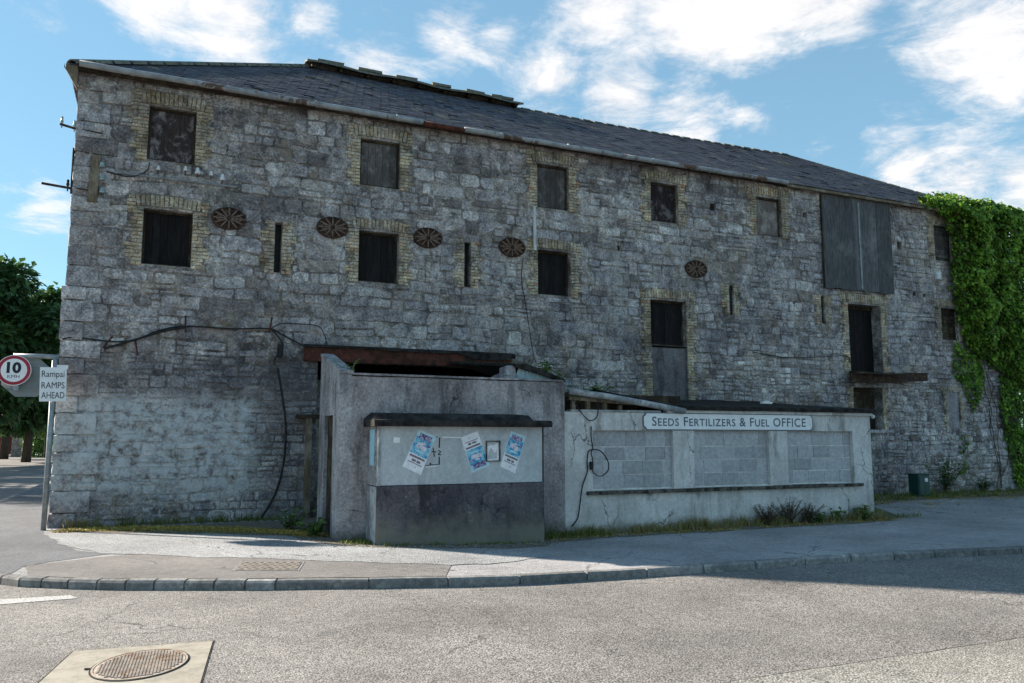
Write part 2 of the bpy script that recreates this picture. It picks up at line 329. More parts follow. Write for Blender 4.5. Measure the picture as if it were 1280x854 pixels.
simple('grass_field', (.05, .075, .02), (.09, .12, .035), 2, .95, .1, .5, .05)
g = G('window_glass', .08, .5); g.done((.02, .022, .025))
def asphalt(name, c1, c2, dk, sc=75, tint=None):
    g = G(name, .9, .2); d = g.vor(sc, 'Color'); dist = g.vor(sc, 'Distance')
    s = g.n('ShaderNodeSeparateColor'); g.put(s.inputs[0], d)
    c = g.mix(g.mr(s.outputs[0], 0, 1, smooth=False), c1, c2)
    c = g.mix(g.mr(dist, .42, .72), c, dk)
    c = g.mix(1, c, g.ramp(g.noise(.5, 6, .65), [(.3, (.70,) * 3), (.7, (1.24,) * 3)]), 'MULTIPLY')
    c = g.mix(1, c, g.ramp(g.noise(9, 6, .7), [(.3, (.8,) * 3), (.7, (1.18,) * 3)]), 'MULTIPLY')
    if tint: c = g.mix(g.mr(g.noise(.8, 6, .7, dist=.5), .45, .6), c, tint)
    tr = g.mr(g.noise(.35, 3, .5, g.sv(None, (.15, 1, 1))), .55, .7); c = g.mix(g.mth('MULTIPLY', tr, .25), c, (.10, .098, .095))
    nv = g.n('ShaderNodeTexNoise'); g.put(nv.inputs['Vector'], g.pos); nv.inputs['Scale'].default_value = 3; nv.inputs['Detail'].default_value = 6
    wv = g.n('ShaderNodeVectorMath', operation='ADD'); g.put(wv.inputs[0], g.pos); g.put(wv.inputs[1], g.sv(nv.outputs[1], (.5, .5, .5)))
    cr = g.mth('MULTIPLY', g.mr(g.vor(.45, 'Distance', wv.outputs[0], 'DISTANCE_TO_EDGE'), .003, .011, 1, 0), g.mr(g.noise(.5, 3, .5), .52, .6)); c = g.mix(g.mth('MULTIPLY', cr, .6), c, (.035, .034, .034))
    st = g.mth('MULTIPLY', g.mr(g.noise(1.7, 5, .6), .62, .72), .35); c = g.mix(st, c, (.07, .068, .068))
    g.bump(dist, .7, .007); g.bump(g.noise(12, 5, .6), .3, .012); return g.done(c)
asphalt('road', (.165, .152, .142), (.345, .315, .29), (.10, .094, .09), 58)
asphalt('road_pale', (.19, .18, .16), (.42, .39, .35), (.12, .115, .105), 58)
asphalt('path', (.28, .265, .265), (.46, .44, .43), (.19, .18, .185), 80)
asphalt('path_side', (.12, .12, .128), (.21, .21, .22), (.085, .085, .092), 90)
asphalt('path_dust', (.26, .255, .255), (.45, .445, .44), (.16, .16, .165), 55)
asphalt('path_concrete', (.175, .16, .152), (.265, .243, .23), (.145, .135, .125), 110)
def leafmat(name, cols, trans=.25):
    g = G(name, .55, .3); t = g.tone(); c = g.ramp(t, [(i / (len(cols) - 1), k) for i, k in enumerate(cols)])
    g.b.inputs['Transmission Weight'].default_value = 0
    m = g.done(c); nt = g.nt; tr = g.n('ShaderNodeBsdfTranslucent'); g.put(tr.inputs[0], c); mx = g.n('ShaderNodeMixShader'); mx.inputs[0].default_value = trans
    out = [q for q in nt.nodes if q.type == 'OUTPUT_MATERIAL'][0]
    nt.links.new(g.b.outputs[0], mx.inputs[1]); nt.links.new(tr.outputs[0], mx.inputs[2]); nt.links.new(mx.outputs[0], out.inputs[0])
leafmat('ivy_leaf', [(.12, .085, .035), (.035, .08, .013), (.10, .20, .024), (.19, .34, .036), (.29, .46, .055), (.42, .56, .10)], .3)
leafmat('tree_leaf', [(.02, .045, .018), (.045, .10, .034), (.085, .17, .05), (.14, .24, .07)], .2)
leafmat('weed_leaf', [(.03, .07, .018), (.065, .14, .03), (.12, .22, .045), (.18, .28, .075)], .3)
leafmat('grass_leaf', [(.045, .075, .018), (.10, .14, .03), (.19, .205, .045), (.29, .24, .09), (.34, .27, .15)], .25)
leafmat('moss_leaf', [(.14, .13, .035), (.32, .265, .06), (.46, .33, .08), (.38, .21, .07)], .1)
leafmat('dry_stem', [(.05, .035, .025), (.11, .08, .055), (.17, .13, .09)], .1)
simple('bark', (.04, .033, .026), (.09, .075, .06), 8, .95, .1, .8, .03, (2, 2, .5))
# ------------------------------------------------------------------ ground
def grid_sheet(name, xs, ys, off, mat):
    m = MB(); nx, ny = len(xs), len(ys)
    m.add([(x, y, gz(x, y) + off) for y in ys for x in xs], [(j * nx + i, j * nx + i + 1, (j + 1) * nx + i + 1, (j + 1) * nx + i) for j in range(ny - 1) for i in range(nx - 1)])
    return m.build(name, mat, kind='structure')
MBq = MB(); MBq.quad((-1500, -1500, -.45), (1500, -1500, -.45), (1500, 2500, -.45), (-1500, 2500, -.45)); MBq.build('ground', 'grass_field', kind='structure')
xs = [-90, -40, -20, -10, -5, 0, 3] + [3.5 + .25 * i for i in range(20)] + [9, 12, 16, 20, 30, 50, 110]
ys = [-60, -30, -20, -12, -8, -6, -4] + [-3.5 + .25 * i for i in range(13)] + [0, 5, 10, 20, 40, 80, 130]
RD = -0.11
grid_sheet('road', xs, ys, RD, 'road')
kerb_px = [(23, 734), (51, 735), (84, 736.5), (120, 737.5), (156, 738), (192, 738), (230, 738), (267, 738), (306, 738), (344, 737.5), (461, 736), (560, 734), (650, 731), (734, 726), (809, 721.5), (880, 716.5), (945, 711.5), (1007, 707), (1064, 703), (1118, 700), (1169, 697.5)]
kp = [gp(x, y, RD) for x, y in kerb_px]
last = kp[-1]; kp += [Vector((last.x + .85 * i, last.y - .12 * i - .004 * i * i, 0)) for i in range(1, 26)]
first = kp[0]
back = [Vector((first.x - .22, first.y + .27, 0)), Vector((first.x - .5, first.y + .62, 0)), Vector((-.75, -4.6, 0)), Vector((-1.15, -3.9, 0)), Vector((-1.5, -3.1, 0)), Vector((-1.75, -2.2, 0)), Vector((-1.9, -1.3, 0))] + [Vector((-2.0, -.4 + .9 * i, 0)) for i in range(0, 34)]
kp = back[::-1] + kp; N0 = len(back)
kerb_root = MB()
# bed under the kerb stones
def offs(i, d):
    a = kp[max(i - 1, 0)]; b = kp[min(i + 1, len(kp) - 1)]; t = (b - a); t.z = 0; t.normalize(); n = Vector((-t.y, t.x, 0)); p = kp[i] + n * d
    return Vector((p.x, p.y, gz(p.x, p.y)))
for i in range(len(kp) - 1):
    a, b, c, d = offs(i, .02), offs(i + 1, .02), offs(i + 1, .11), offs(i, .11)
    for q in (a, b, c, d): q.z -= .035
    kerb_root.quad(a, b, c, d); e, f = a.copy(), b.copy(); e.z -= .2; f.z -= .2; kerb_root.quad(e, f, b, a)
kerb = kerb_root.build('kerb', 'kerb', kind='structure')
for i in range(len(kp) - 1):
    drop = 0
    a, b = kp[i], kp[i + 1]; t = (b - a); L_ = t.length; g1 = .012 / L_
    m = MB(); m.tone = R.random(); R_ = R.uniform(-.004, .004)
    def at_(u, d, z):
        p = a.lerp(b, u); n = Vector((-t.y, t.x, 0)).normalized(); p = p + n * d; return (p.x, p.y, gz(p.x, p.y) + z)
    prof = [(0, -.3), (R_, -.03 - drop), (.022 + R_, -.004 - drop + R_), (.125, .002 - drop + R_), (.125, -.3)]
    n = len(prof); us = [g1, .5, 1 - g1]
    m.add([at_(u, d, z) for u in us for d, z in prof], [(k * n + q, k * n + q + 1, (k + 1) * n + q + 1, (k + 1) * n + q) for k in range(2) for q in range(n - 1)] + [tuple(range(n)), tuple(2 * n + q for q in range(n))])
    m.build('kerb_stone', 'kerb', kerb)
# pavement sheet between kerb line and building, and its surfaces
def strip_sheet(name, mat, near, far, off):
    """near/far: functions i-> (x,y) lists of equal length"""
    m = MB(); K = 14; n = len(near)
    for i in range(n):
        for k in range(K + 1):
            t = k / K; x = near[i][0] * (1 - t) + far[i][0] * t; y = near[i][1] * (1 - t) + far[i][1] * t; m.v.append((x, y, gz(x, y) + off)); m.t.append(.5)
    m.f = [(i * (K + 1) + k, i * (K + 1) + k + 1, (i + 1) * (K + 1) + k + 1, (i + 1) * (K + 1) + k) for i in range(n - 1) for k in range(K)]
    return m.build(name, mat, kind='structure')
near = [offs(i, .115) for i in range(len(kp))]
far = []
for i, p in enumerate(near):
    if i < N0: far.append((.3, max(p.y + .05, .3)) if p.y > -.4 else (.3, .25))
    else: far.append((max(p.x - (0.2 if p.x < 1 else 0), .3), .3))
strip_sheet('pavement', 'path', [(p.x, p.y) for p in near], far, 0)
def poly_sheet(name, mat, pts, off, sub=.35, wob=.05, kind='structure'):
    """closed outline, densified and wobbled, filled"""
    out = []
    for i, a in enumerate(pts):
        b = pts[(i + 1) % len(pts)]; L_ = math.hypot(b[0] - a[0], b[1] - a[1]); k = max(1, int(L_ / sub))
        for q in range(k):
            u = q / k; x = a[0] + (b[0] - a[0]) * u; y = a[1] + (b[1] - a[1]) * u
            out.append((x + wob * mnoise.noise((x * 2.1, y * 2.1, 1)), y + wob * mnoise.noise((x * 2.1, y * 2.1, 9))))
    bm = bmesh.new(); vs = [bm.verts.new((x, y, 0)) for x, y in out]; f = bm.faces.new(vs); bmesh.ops.triangulate(bm, faces=[f])
    for _ in range(3):
        es = [e for e in bm.edges if e.calc_length() > .7]
        if es: bmesh.ops.subdivide_edges(bm, edges=es, cuts=1); bmesh.ops.triangulate(bm, faces=bm.faces[:])
    for v in bm.verts: v.co.z = gz(v.co.x, v.co.y) + off
    bmesh.ops.recalc_face_normals(bm, faces=bm.faces)
    me = bpy.data.meshes.new(name); bm.to_mesh(me); bm.free(); me.materials.append(MATS[mat])
    if me.polygons[0].normal.z < 0: me.flip_normals()
    o = bpy.data.objects.new(name, me); link_child(o, None, (0, 0, 0)); return props(o, kind=kind)
poly_sheet('side_footpath', 'path_side', [tuple(gp(x, y))[:2] for x, y in ((57, 669), (95, 688.5), (140, 692.5), (60, 703), (28, 709))] + [(near[i].x, near[i].y) for i in range(N0 - 1, N0 - 26, -1)] + [(-.15, near[N0 - 25].y), (-.15, 0)], .004, .5, .015)
cn = [(p.x, p.y) for p in near[N0:N0 + 12]]
poly_sheet('concrete_footpath', 'path_concrete', cn + [tuple(gp(566, 703))[:2], tuple(gp(420, 699))[:2], tuple(gp(300, 694))[:2], tuple(gp(190, 692))[:2], tuple(gp(120, 697))[:2], tuple(gp(30, 708))[:2]], .004, .3, .02)
poly_sheet('dusty_footpath', 'path_dust', [tuple(gp(x, y))[:2] for x, y in [(52, 668), (95, 688), (150, 693), (300, 698), (430, 703), (560, 707), (640, 703), (690, 694), (640, 686), (470, 686), (400, 680), (300, 672), (200, 668), (90, 668)]], .008, .2, .14)
poly_sheet('gravel_verge', 'soil', [(.15, -.02), (.1, -.75), (1.2, -1.35), (2.6, -2.1), (3.7, -2.9), (4.3, -4.3), (4.7, -5.0), (5.6, -5.1), (7.6, -5.15), (7.9, -4.75), (9, -4.55), (12, -4.5), (16.2, -4.5), (17.3, -3.6), (18.2, -2.2), (20, -1.5), (24, -1.6), (29, -1.9), (29, .2), (.2, .2)], .005, .3, .15)
poly_sheet('road_patch', 'road_pale', [tuple(gp(x, y, RD))[:2] for x, y in [(915, 853), (1010, 838), (1110, 823), (1200, 810), (1285, 797), (1500, 770)]] + [(18, -22), (4, -20), (4.0, -14)], RD + .006, .3, .03)
poly_sheet('road_joint', 'felt', [tuple(gp(x, y, RD))[:2] for x, y in [(912, 852.2), (1010, 836.8), (1110, 821.8), (1200, 808.8), (1285, 795.8), (1500, 769), (1500, 771.5), (1285, 798.5), (1200, 811.5), (1110, 824.5), (1010, 839.2), (915, 854)]], RD + .003, .2, .03)
ml = [tuple(gp(x, y, RD))[:2] for x, y in [(-160, 760), (88, 744.5), (96, 748.5), (-160, 769)]]
poly_sheet('road_marking', 'road_paint', ml, RD + .005, .3, .01)
m = MB(); a, b = gp(-60, 606, RD), gp(24, 594, RD)
poly_sheet('centre_line', 'road_paint', [(a.x, a.y), (b.x, b.y), (b.x + .05, b.y + .35), (a.x + .05, a.y + .35)], RD + .005, .5, .01)
# ------------------------------------------------------------------ WAREHOUSE
BX1, BD, EV = 27.3, 10.0, 8.80
wh = thing('warehouse', (0, 0, 0), 'long derelict grey stone warehouse with slate hipped roof and boarded windows', 'warehouse')
OPN = {  # openings in the long wall: x0,x1,z0,z1
 'U1': (1.24, 2.13, 7.20, 8.32), 'U2': (5.55, 6.46, 7.24, 8.32), 'U3': (9.93, 10.80, 7.25, 8.36), 'U4': (13.23, 14.09, 7.28, 8.33), 'U5': (16.73, 17.64, 7.28, 8.38), 'U6': (23.82, 24.62, 7.20, 8.33),
 'M1': (1.24, 2.15, 5.06, 6.19), 'M2': (5.56, 6.47, 5.06, 6.20), 'M3': (9.94, 10.84, 5.09, 6.19), 'M4': (13.15, 14.26, 4.01, 5.19), 'P4': (13.17, 14.26, 2.55, 4.005),
 'S1': (3.77, 3.92, 5.10, 6.18), 'S2': (8.04, 8.20, 5.12, 6.18), 'S3': (15.69, 15.83, 4.94, 5.75), 'S4': (18.97, 19.10, 4.89, 5.70),
 'D': (20.0, 21.3, 3.40, 5.55), 'D2': (20.05, 21.2, 1.88, 3.10), 'M6': (23.91, 24.67, 4.68, 5.68), 'B': (23.95, 24.52, 1.94, 3.06),
 'L': (4.75, 9.05, .05, 3.28), 'h1': (15.16, 15.30, 7.78, 7.98), 'h2': (22.2, 22.38, 7.38, 7.62), 'h3': (18.45, 18.6, 7.95, 8.15), 'h4': (22.75, 22.87, 5.98, 6.1), 'h5': (23.2, 23.3, 5.98, 6.08), 'h6':(12.2,12.28,6.38,6.5)}
BR = {}  # brick surround extents (jamb width, head height)
for k in OPN:
    if k[0] == 'U': BR[k] = (.34, .30)
    elif k[0] == 'M': BR[k] = (.33, .27)
    elif k[0] == 'S': BR[k] = (.30, .0)
    elif k == 'D': BR[k] = (.28, .3)
    elif k == 'D2': BR[k] = (.25, 0)
    elif k == 'B': BR[k] = (.2, .12)
    elif k == 'P4': BR[k] = (.33, 0)
def holed_wall(m, ops, x0, x1, z0, z1, y, depth):
    xs = sorted({x0, x1, *[o[0] for o in ops], *[o[1] for o in ops]}); zs = sorted({z0, z1, *[o[2] for o in ops], *[o[3] for o in ops]})
    for i in range(len(xs) - 1):
        for j in range(len(zs) - 1):
            cx, cz = (xs[i] + xs[i + 1]) / 2, (zs[j] + zs[j + 1]) / 2
            if any(o[0] < cx < o[1] and o[2] < cz < o[3] for o in ops): continue
            m.quad((xs[i], y, zs[j]), (xs[i + 1], y, zs[j]), (xs[i + 1], y, zs[j + 1]), (xs[i], y, zs[j + 1]))
    for a, b, c, d in ops:
        e = y + depth
        m.quad((a, y, c), (a, y, d), (a, e, d), (a, e, c)); m.quad((b, y, c), (b, e, c), (b, e, d), (b, y, d))
        m.quad((a, y, d), (b, y, d), (b, e, d), (a, e, d)); m.quad((a, y, c), (a, e, c), (b, e, c), (b, y, c))
m = MB(); holed_wall(m, list(OPN.values()), 0, BX1, -.3, EV + .05, 0, .5)
T_ = EV + .05
m.quad((0, 0, -.3), (0, 0, T_), (0, BD, T_), (0, BD, -.3)); m.quad((BX1, 0, -.3), (BX1, BD, -.3), (BX1, BD, T_), (BX1, 0, T_)); m.quad((0, BD, -.3), (0, BD, T_), (BX1, BD, T_), (BX1, BD, -.3))
wall = m.build('wall', 'mortar', wh)
# ---- stones
def sub_rect(r, b):
    x0, x1, z0, z1 = r; a0, a1, c0, c1 = b
    if x1 <= a0 or x0 >= a1 or z1 <= c0 or z0 >= c1: return [r]
    out = []
    if x0 < a0: out.append((x0, a0, z0, z1))
    if x1 > a1: out.append((a1, x1, z0, z1))
    u, v = max(x0, a0), min(x1, a1)
    if z0 < c0: out.append((u, v, z0, c0))
    if z1 > c1: out.append((u, v, c1, z1))
    return out
blocks = []
for k, (a, b, c, d) in OPN.items():
    jw, hh = BR.get(k, (0, 0)); s_ = .05 if k in BR and k[0] in 'UM' else 0
    blocks.append((a - jw * .8, b + jw * .8, c - s_, d + hh))
ovals = [(2.84, 6.14), (4.97, 6.18), (7.14, 6.175), (9.24, 6.16), (14.60, 6.095)]
def courses(x0, x1, z0, z1, blk):
    out = []; z = z0
    while z < z1 - .05:
        h = R.uniform(.2, .34) if z > 3.2 else R.uniform(.15, .28)
        if z1 - z - h < .12: h = z1 - z
        x = x0 + R.uniform(-.01, .0)
        while x < x1 - .02:
            w = h * R.choice((.7, 1.0, 1.2, 1.5, 1.8, 2.3, 3.0)) * R.uniform(.85, 1.2)
            if x == x0: w = R.uniform(.4, .8)
            if x1 - x - w < .15: w = x1 - x
            rs = [(x, x + w, z, z + h)]
            q = R.random(); fine = ss(8, 18, x) * .35 + (.3 if z < 3.4 else 0) + .5 * max(0, mnoise.noise((x * .35, z * .5, 12)))
            if fine > .3 and w > h * 1.5 and R.random() < fine: w = h * R.uniform(.6, 1.3); rs = [(x, x + w, z, z + h)]
            if q < .22 + fine * .8 and h > .17:
                s = z + h * R.uniform(.35, .65)
                if q < .1 + fine * .5 and w > .28: u = x + w * R.uniform(.4, .6); rs = [(x, u, z, s), (u, x + w, z, s), (x, x + w, s, z + h)]
                else: rs = [(x, x + w, z, s), (x, x + w, s, z + h)]
            for b in blk: rs = [t for r in rs for t in sub_rect(r, b)]
            out += [r for r in rs if r[1] - r[0] > .07 and r[3] - r[2] > .06]
            x += w
        z += h
    return out
def stone_geo(m, r, P, edge=None):
    """r: rect in wall plane, P(u,d,v): map to world, d = distance proud of the face"""
    x0, x1, z0, z1 = r; g_ = R.uniform(.003, .009); x0 += g_; x1 -= g_; z0 += g_; z1 -= g_
    w, h = x1 - x0, z1 - z0; mn = min(w, h); c = mn * R.uniform(.06, .26); J = mn * .09
    def j(): return R.uniform(-J, J)
    pts = [(x0 + c, z0), ((x0 + x1) / 2, z0 + j()), (x1 - c, z0), (x1, z0 + c), (x1 + j(), (z0 + z1) / 2), (x1, z1 - c), (x1 - c, z1), ((x0 + x1) / 2, z1 + j()), (x0 + c, z1), (x0, z1 - c), (x0 + j(), (z0 + z1) / 2), (x0, z0 + c)]
    pts = [(x + .05 * mnoise.noise((x * 1.3, z * 1.3, 3)), z + .07 * mnoise.noise((x * .9, z * .9, 8)) + R.uniform(-.004, .004)) for x, z in pts]
    cx, cz = (x0 + x1) / 2, (z0 + z1) / 2; d = R.uniform(.004, .024); ta, tb = R.uniform(-.010, .010), R.uniform(-.008, .008); i_ = R.uniform(.010, .024)
    vs = [P(x, -.02, z) for x, z in pts]
    for x, z in pts:
        sx = (x - cx) * (1 - 2 * i_ / w); sz = (z - cz) * (1 - 2 * i_ / h)
        vs.append(P(cx + sx, d + ta * sx / w * 2 + tb * sz / h * 2 + R.uniform(-.003, .003), cz + sz))
    vs.append(P(cx + R.uniform(-.2, .2) * w, d + R.uniform(.0, .012), cz + R.uniform(-.2, .2) * h))
    n = 12
    m.add(vs, [(i, (i + 1) % n, n + (i + 1) % n, n + i) for i in range(n)] + [(n + i, n + (i + 1) % n, 2 * n) for i in range(n)])
def tone_(): return min(1, max(0, R.gauss(.5, .26)))
rects = courses(-.02, BX1, -.05, EV - .02, blocks)
def psize(r):
    p = Vector(((r[0] + r[1]) / 2, 0, (r[2] + r[3]) / 2)); d = (p - CAM).length
    hid = (4.5 < p.x < 8.9 and p.z < 2.75) or (8.9 < p.x < 16.6 and p.z < 2.35) or (24.6 < p.x and p.z > 3.4)
    return 0 if hid else (r[1] - r[0]) * (r[3] - r[2]) / d ** 2
rects.sort(key=psize, reverse=True)
Pf = lambda u, d, v: (u, -d, v)
def Pcorner(u, d, v): return (u - (.035 if u < .06 else 0), -d, v)
rest = MB()
for i, r in enumerate(rects):
    P = Pf
    if i < 300:
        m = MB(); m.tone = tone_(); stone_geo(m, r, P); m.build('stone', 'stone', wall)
    else: rest.tone = tone_(); stone_geo(rest, r, P)
# end wall stonework
for r in courses(0, BD, -.05, EV - .02, []): rest.tone = tone_(); stone_geo(rest, r, lambda u, d, v: (-d, u, v))
rest.build('stonework', 'stone', wall, kind='stuff')
# rough quoins that wrap the street corner
z = -.05
k = 0
while z < EV - .1:
    h = R.uniform(.26, .42); h = min(h, EV - z); lx, ly = (R.uniform(.55, .85), R.uniform(.3, .45)) if k % 2 else (R.uniform(.3, .45), R.uniform(.55, .8))
    m = MB(); m.tone = tone_(); p = R.uniform(.028, .05) + (.05 if 3.3 < z < 4.3 else 0) + (.025 if z < 3.4 else 0)
    bm = bmesh.new(); bmesh.ops.create_cube(bm, size=1)
    bmesh.ops.subdivide_edges(bm, edges=bm.edges[:], cuts=3, use_grid_fill=True)
    for v in bm.verts:
        q = v.co.copy(); e = sum(abs(c) > .45 for c in q); f = 1 - (.035 if e >= 2 else 0)
        x = -p + (q.x * f + .5) * lx; y = -p + (q.y * f + .5) * ly; zz = z + .008 + (q.z * f + .5) * (h - .016)
        nn = mnoise.noise_vector((x * 5, y * 5, zz * 5)); v.co = Vector((x, y, zz)) + nn * .018
    mb = MB(); mb.tone = tone_(); mb.add([v.co for v in bm.verts], [[v.index for v in f.verts] for f in bm.faces]); bm.free()
    mb.build('corner_stone', 'stone', wall); z += h; k += 1
# ---- brick surrounds
BRICK = []
for i in range(8):
    m = MB(); m.tone = (i + .5) / 8; a, b, c = .1, .02, .03
    ch = .006
    vs = []
    for y, s in ((.03, 0), (-.012, 0), (-.02, ch)):
        vs += [(-a + s, y, -c + s), (a - s, y, -c + s), (a - s, y, c - s), (-a + s, y, c - s)]
    vs = [(x + R.uniform(-.003, .003), y + R.uniform(-.002, .002), z + R.uniform(-.003, .003)) for x, y, z in vs]
    fs = [(l * 4 + q, l * 4 + (q + 1) % 4, l * 4 + 4 + (q + 1) % 4, l * 4 + 4 + q) for l in range(2) for q in range(4)] + [(8, 9, 10, 11)]
    m.add(vs, fs); me = bpy.data.meshes.new('brick')
    me.from_pydata(m.v, [], m.f); at = me.attributes.new('tone', 'FLOAT', 'POINT'); at.data.foreach_set('value', m.t); me.materials.append(MATS['brick'])
    BRICK.append((me, m))
brick_left = [300]
def lay_bricks(part, lst, single):
    """lst: (x,z,length,height,rot) brick positions on the long wall"""
    m = MB()
    for x, z, l, h, rot in lst:
        me, src = BRICK[min(7, max(0, int(R.gauss(4, 2))))]; y = R.uniform(-.022, -.010)
        M_ = Matrix.Translation((x, y, z)) @ Matrix.Rotation(rot, 4, 'Y') @ Matrix.Diagonal((l / .2, 1, h / .06, 1))
        if single and brick_left[0] > 0:
            o = bpy.data.objects.new('brick', me); COL.objects.link(o); o.parent = part; WL[o] = Vector((x, y, z)); L_ = M_.copy(); L_.translation -= WL[part]; o.matrix_local = L_; brick_left[0] -= 1
        else: m.tone = src.t[0] * R.uniform(.8, 1.2); m.add([M_ @ Vector(v) for v in src.v], src.f)
    if m.v: m.build('brickwork', 'brick', part, kind='stuff')
def surround(k, single):
    a, b, c, d = OPN[k]; jw, hh = BR[k]; lst = []; H = .073
    n = max(1, int(round((d + .02 - (c - .03)) / H))); hz = (d + .02 - (c - .03)) / n
    for i in range(n):
        zc = c - .03 + (i + .5) * hz
        for s in (-1, 1):
            e = a if s < 0 else b; wd = jw * (.98 if ((i + R.randint(0, 1)) // 3) % 2 else .64) * R.uniform(.85, 1.08)
            if wd > .28: l1 = .11 if i % 2 else .21; parts_ = [(0, l1), (l1, wd)]
            else: parts_ = [(0, wd)] if i % 2 else [(0, wd * .48), (wd * .48, wd)]
            for u, v in parts_:
                l = v - u; lst.append((e + s * (u + v) / 2, zc, l - .008, hz - .009, R.uniform(-.02, .02)))
    if hh:
        wtot = b - a + .3; nb = int(wtot / .082)
        for i in range(nb):
            u = (i + .5) / nb - .5; x = (a + b) / 2 + u * wtot; rise = .03 * (1 - 4 * u * u)
            lst.append((x, d + .025 + hh * .42 + rise, hh * .82, .07, math.pi / 2 + u * .28))
        for s in (-1, 1):
            e = a if s < 0 else b
            for i in range(int(hh / H)):
                lst.append((e + s * (.15 + .08), d + .06 + i * H, .13 * R.uniform(.8, 1.3), H - .01, 0))
    m = MB(); m.box(a - jw * .8, a + .002, -.008, .06, c - .04, d + .0, 0); m.box(b - .002, b + jw * .8, -.008, .06, c - .04, d, 0)
    if hh: m.box(a - jw * .8, b + jw * .8, -.008, .06, d + .001, d + hh, 0)
    part = m.build('brick_surround', 'mortar', wh); lay_bricks(part, lst, single)
for k in ('M1', 'U1', 'S1', 'M2', 'U2'): surround(k, True)
for k in BR:
    if k not in ('M1', 'U1', 'S1', 'M2', 'U2'): surround(k, False)
# ---- shutters
def shutter(k, mat, np_, y=.13, frame=.045, horiz=False, fmat='timber_dark'):
    a, b, c, d = OPN[k]; m = MB()
    m.box(a, a + frame, y - .03, y + .05, c, d); m.box(b - frame, b, y - .03, y + .05, c, d); m.box(a + frame, b - frame, y - .03, y + .05, d - frame, d); m.box(a + frame, b - frame, y - .03, y + .05, c, c + frame)
    win = m.build('window', fmat, wh); a += frame; b -= frame; c += frame; d -= frame
    bk = MB(); bk.box(a, b, y + .04, y + .05, c, d); bk.build('backing', 'board_black', win)
    for i in range(np_):
        p = MB(); p.tone = R.random(); u, v = i / np_, (i + 1) / np_; o = R.uniform(-.006, .006)
        if horiz: p.box(a, b, y + o, y + .025 + o, c + (d - c) * u + .004, c + (d - c) * v - .004, .004)
        else: p.box(a + (b - a) * u + .002, a + (b - a) * v - .002, y + o, y + .025 + o, c + R.uniform(0, .012), d - R.uniform(0, .01), .002)
        p.build('plank' if np_ > 1 else 'board', mat, win)
    return win
for k, mt, n_ in (('U1', 'board_rust', 1), ('U2', 'board_grey', 5), ('U3', 'board_grey', 6), ('U4', 'board_rust', 1), ('U5', 'board_pale', 1), ('M1', 'board_black', 6), ('M2', 'board_black', 5), ('M3', 'board_black', 5), ('M4', 'board_black', 6)): shutter(k, mt, n_, .11 if k[0] == 'U' else .17)
shutter('U6', 'board_grey', 12, .1, .03, True); shutter('M6', 'timber_dark', 9, .12, .03, True)
for k in ('S1', 'S2', 'S3', 'S4'):  # black boards stand in for the darkness inside the slits
    a, b, c, d = OPN[k]; m = MB(); y_ = .2 if k in ('S1', 'S2') else .035; m.box(a - .01, b + .01, y_, y_ + .03, c - .01, d + .01); m.build('slit_shade_board', 'cable', wh)
# hoist doors
def door(k, mat, y, n_):
    a, b, c, d = OPN[k]; m = MB(); m.box(a, b, y - .04, y + .04, d - .1, d); m.box(a, a + .06, y - .04, y + .04, c, d - .1); dr = m.build('door', 'timber_dark', wh)
    for i in range(n_):
        p = MB(); p.tone = R.random(); w = (b - a - .06) / n_; o = R.uniform(-.006, .006); p.box(a + .06 + i * w + .003, a + .06 + (i + 1) * w - .003, y + o, y + .03 + o, c, d - .1, .002); p.build('plank', mat, dr)
door('D', 'board_black', .32, 7); door('D2', 'timber_dark', .28, 5)
# walled-up openings
m = MB(); a, b, c, d = OPN['P4']; m.box(a, b, .05, .12, c, d - .05); m.build('infill', 'render_dark', wh)
a, b, c, d = OPN['B']; m = MB(); m.box(a, b, .04, .1, c, d); m.build('infill', 'render_side', wh)
m = MB(); m.tone = .7; m.box(20.02, 21.5, -.09, .2, 1.78, 1.875, .01); m.build('door_sill', 'stone', wh)
# iron tie plates
for x, z in ovals:
    m = MB(); a_, b_ = .345, .235; K = 36
    ring = lambda s, y: [(x + a_ * s * math.cos(2 * math.pi * i / K), y, z + b_ * s * math.sin(2 * math.pi * i / K)) for i in range(K)]
    vs = ring(1, .02) + ring(1, -.075) + ring(.90, -.075) + ring(.88, -.045)
    fs = [(l * K + i, l * K + (i + 1) % K, (l + 1) * K + (i + 1) % K, (l + 1) * K + i) for l in range(3) for i in range(K)] + [tuple(3 * K + i for i in range(K))]
    m.add(vs, fs); pl = m.build('tie_plate', 'rust_dark', wh)
    for an in range(0, 180, 30):
        t = math.radians(an); dx, dz = a_ * .9 * math.cos(t), b_ * .9 * math.sin(t); q = MB(); n_ = Vector((-dz, 0, dx)).normalized() * .014
        A = Vector((x - dx, -.046, z - dz)); B = Vector((x + dx, -.046, z + dz)); q.prism([A - n_, B - n_, B + n_, A + n_], (0, -.028 - an * .00002, 0)); q.build('rib', 'iron_rib', pl)
    for s_ in (-1, 1):
        q = MB(); q.tube([(x + s_ * .19 + .05 * math.cos(t * math.pi / 8), -.07, z + .05 * math.sin(t * math.pi / 8)) for t in range(17)], .011, 6); q.build('ring', 'iron_rib', pl)
    q = MB(); q.lathe((x, -.085, z), [(.03, .03), (.05, .01), (.045, -.02), (.0, -.03)][::1], 12, 'y'); q.build('boss', 'rust_dark', pl)
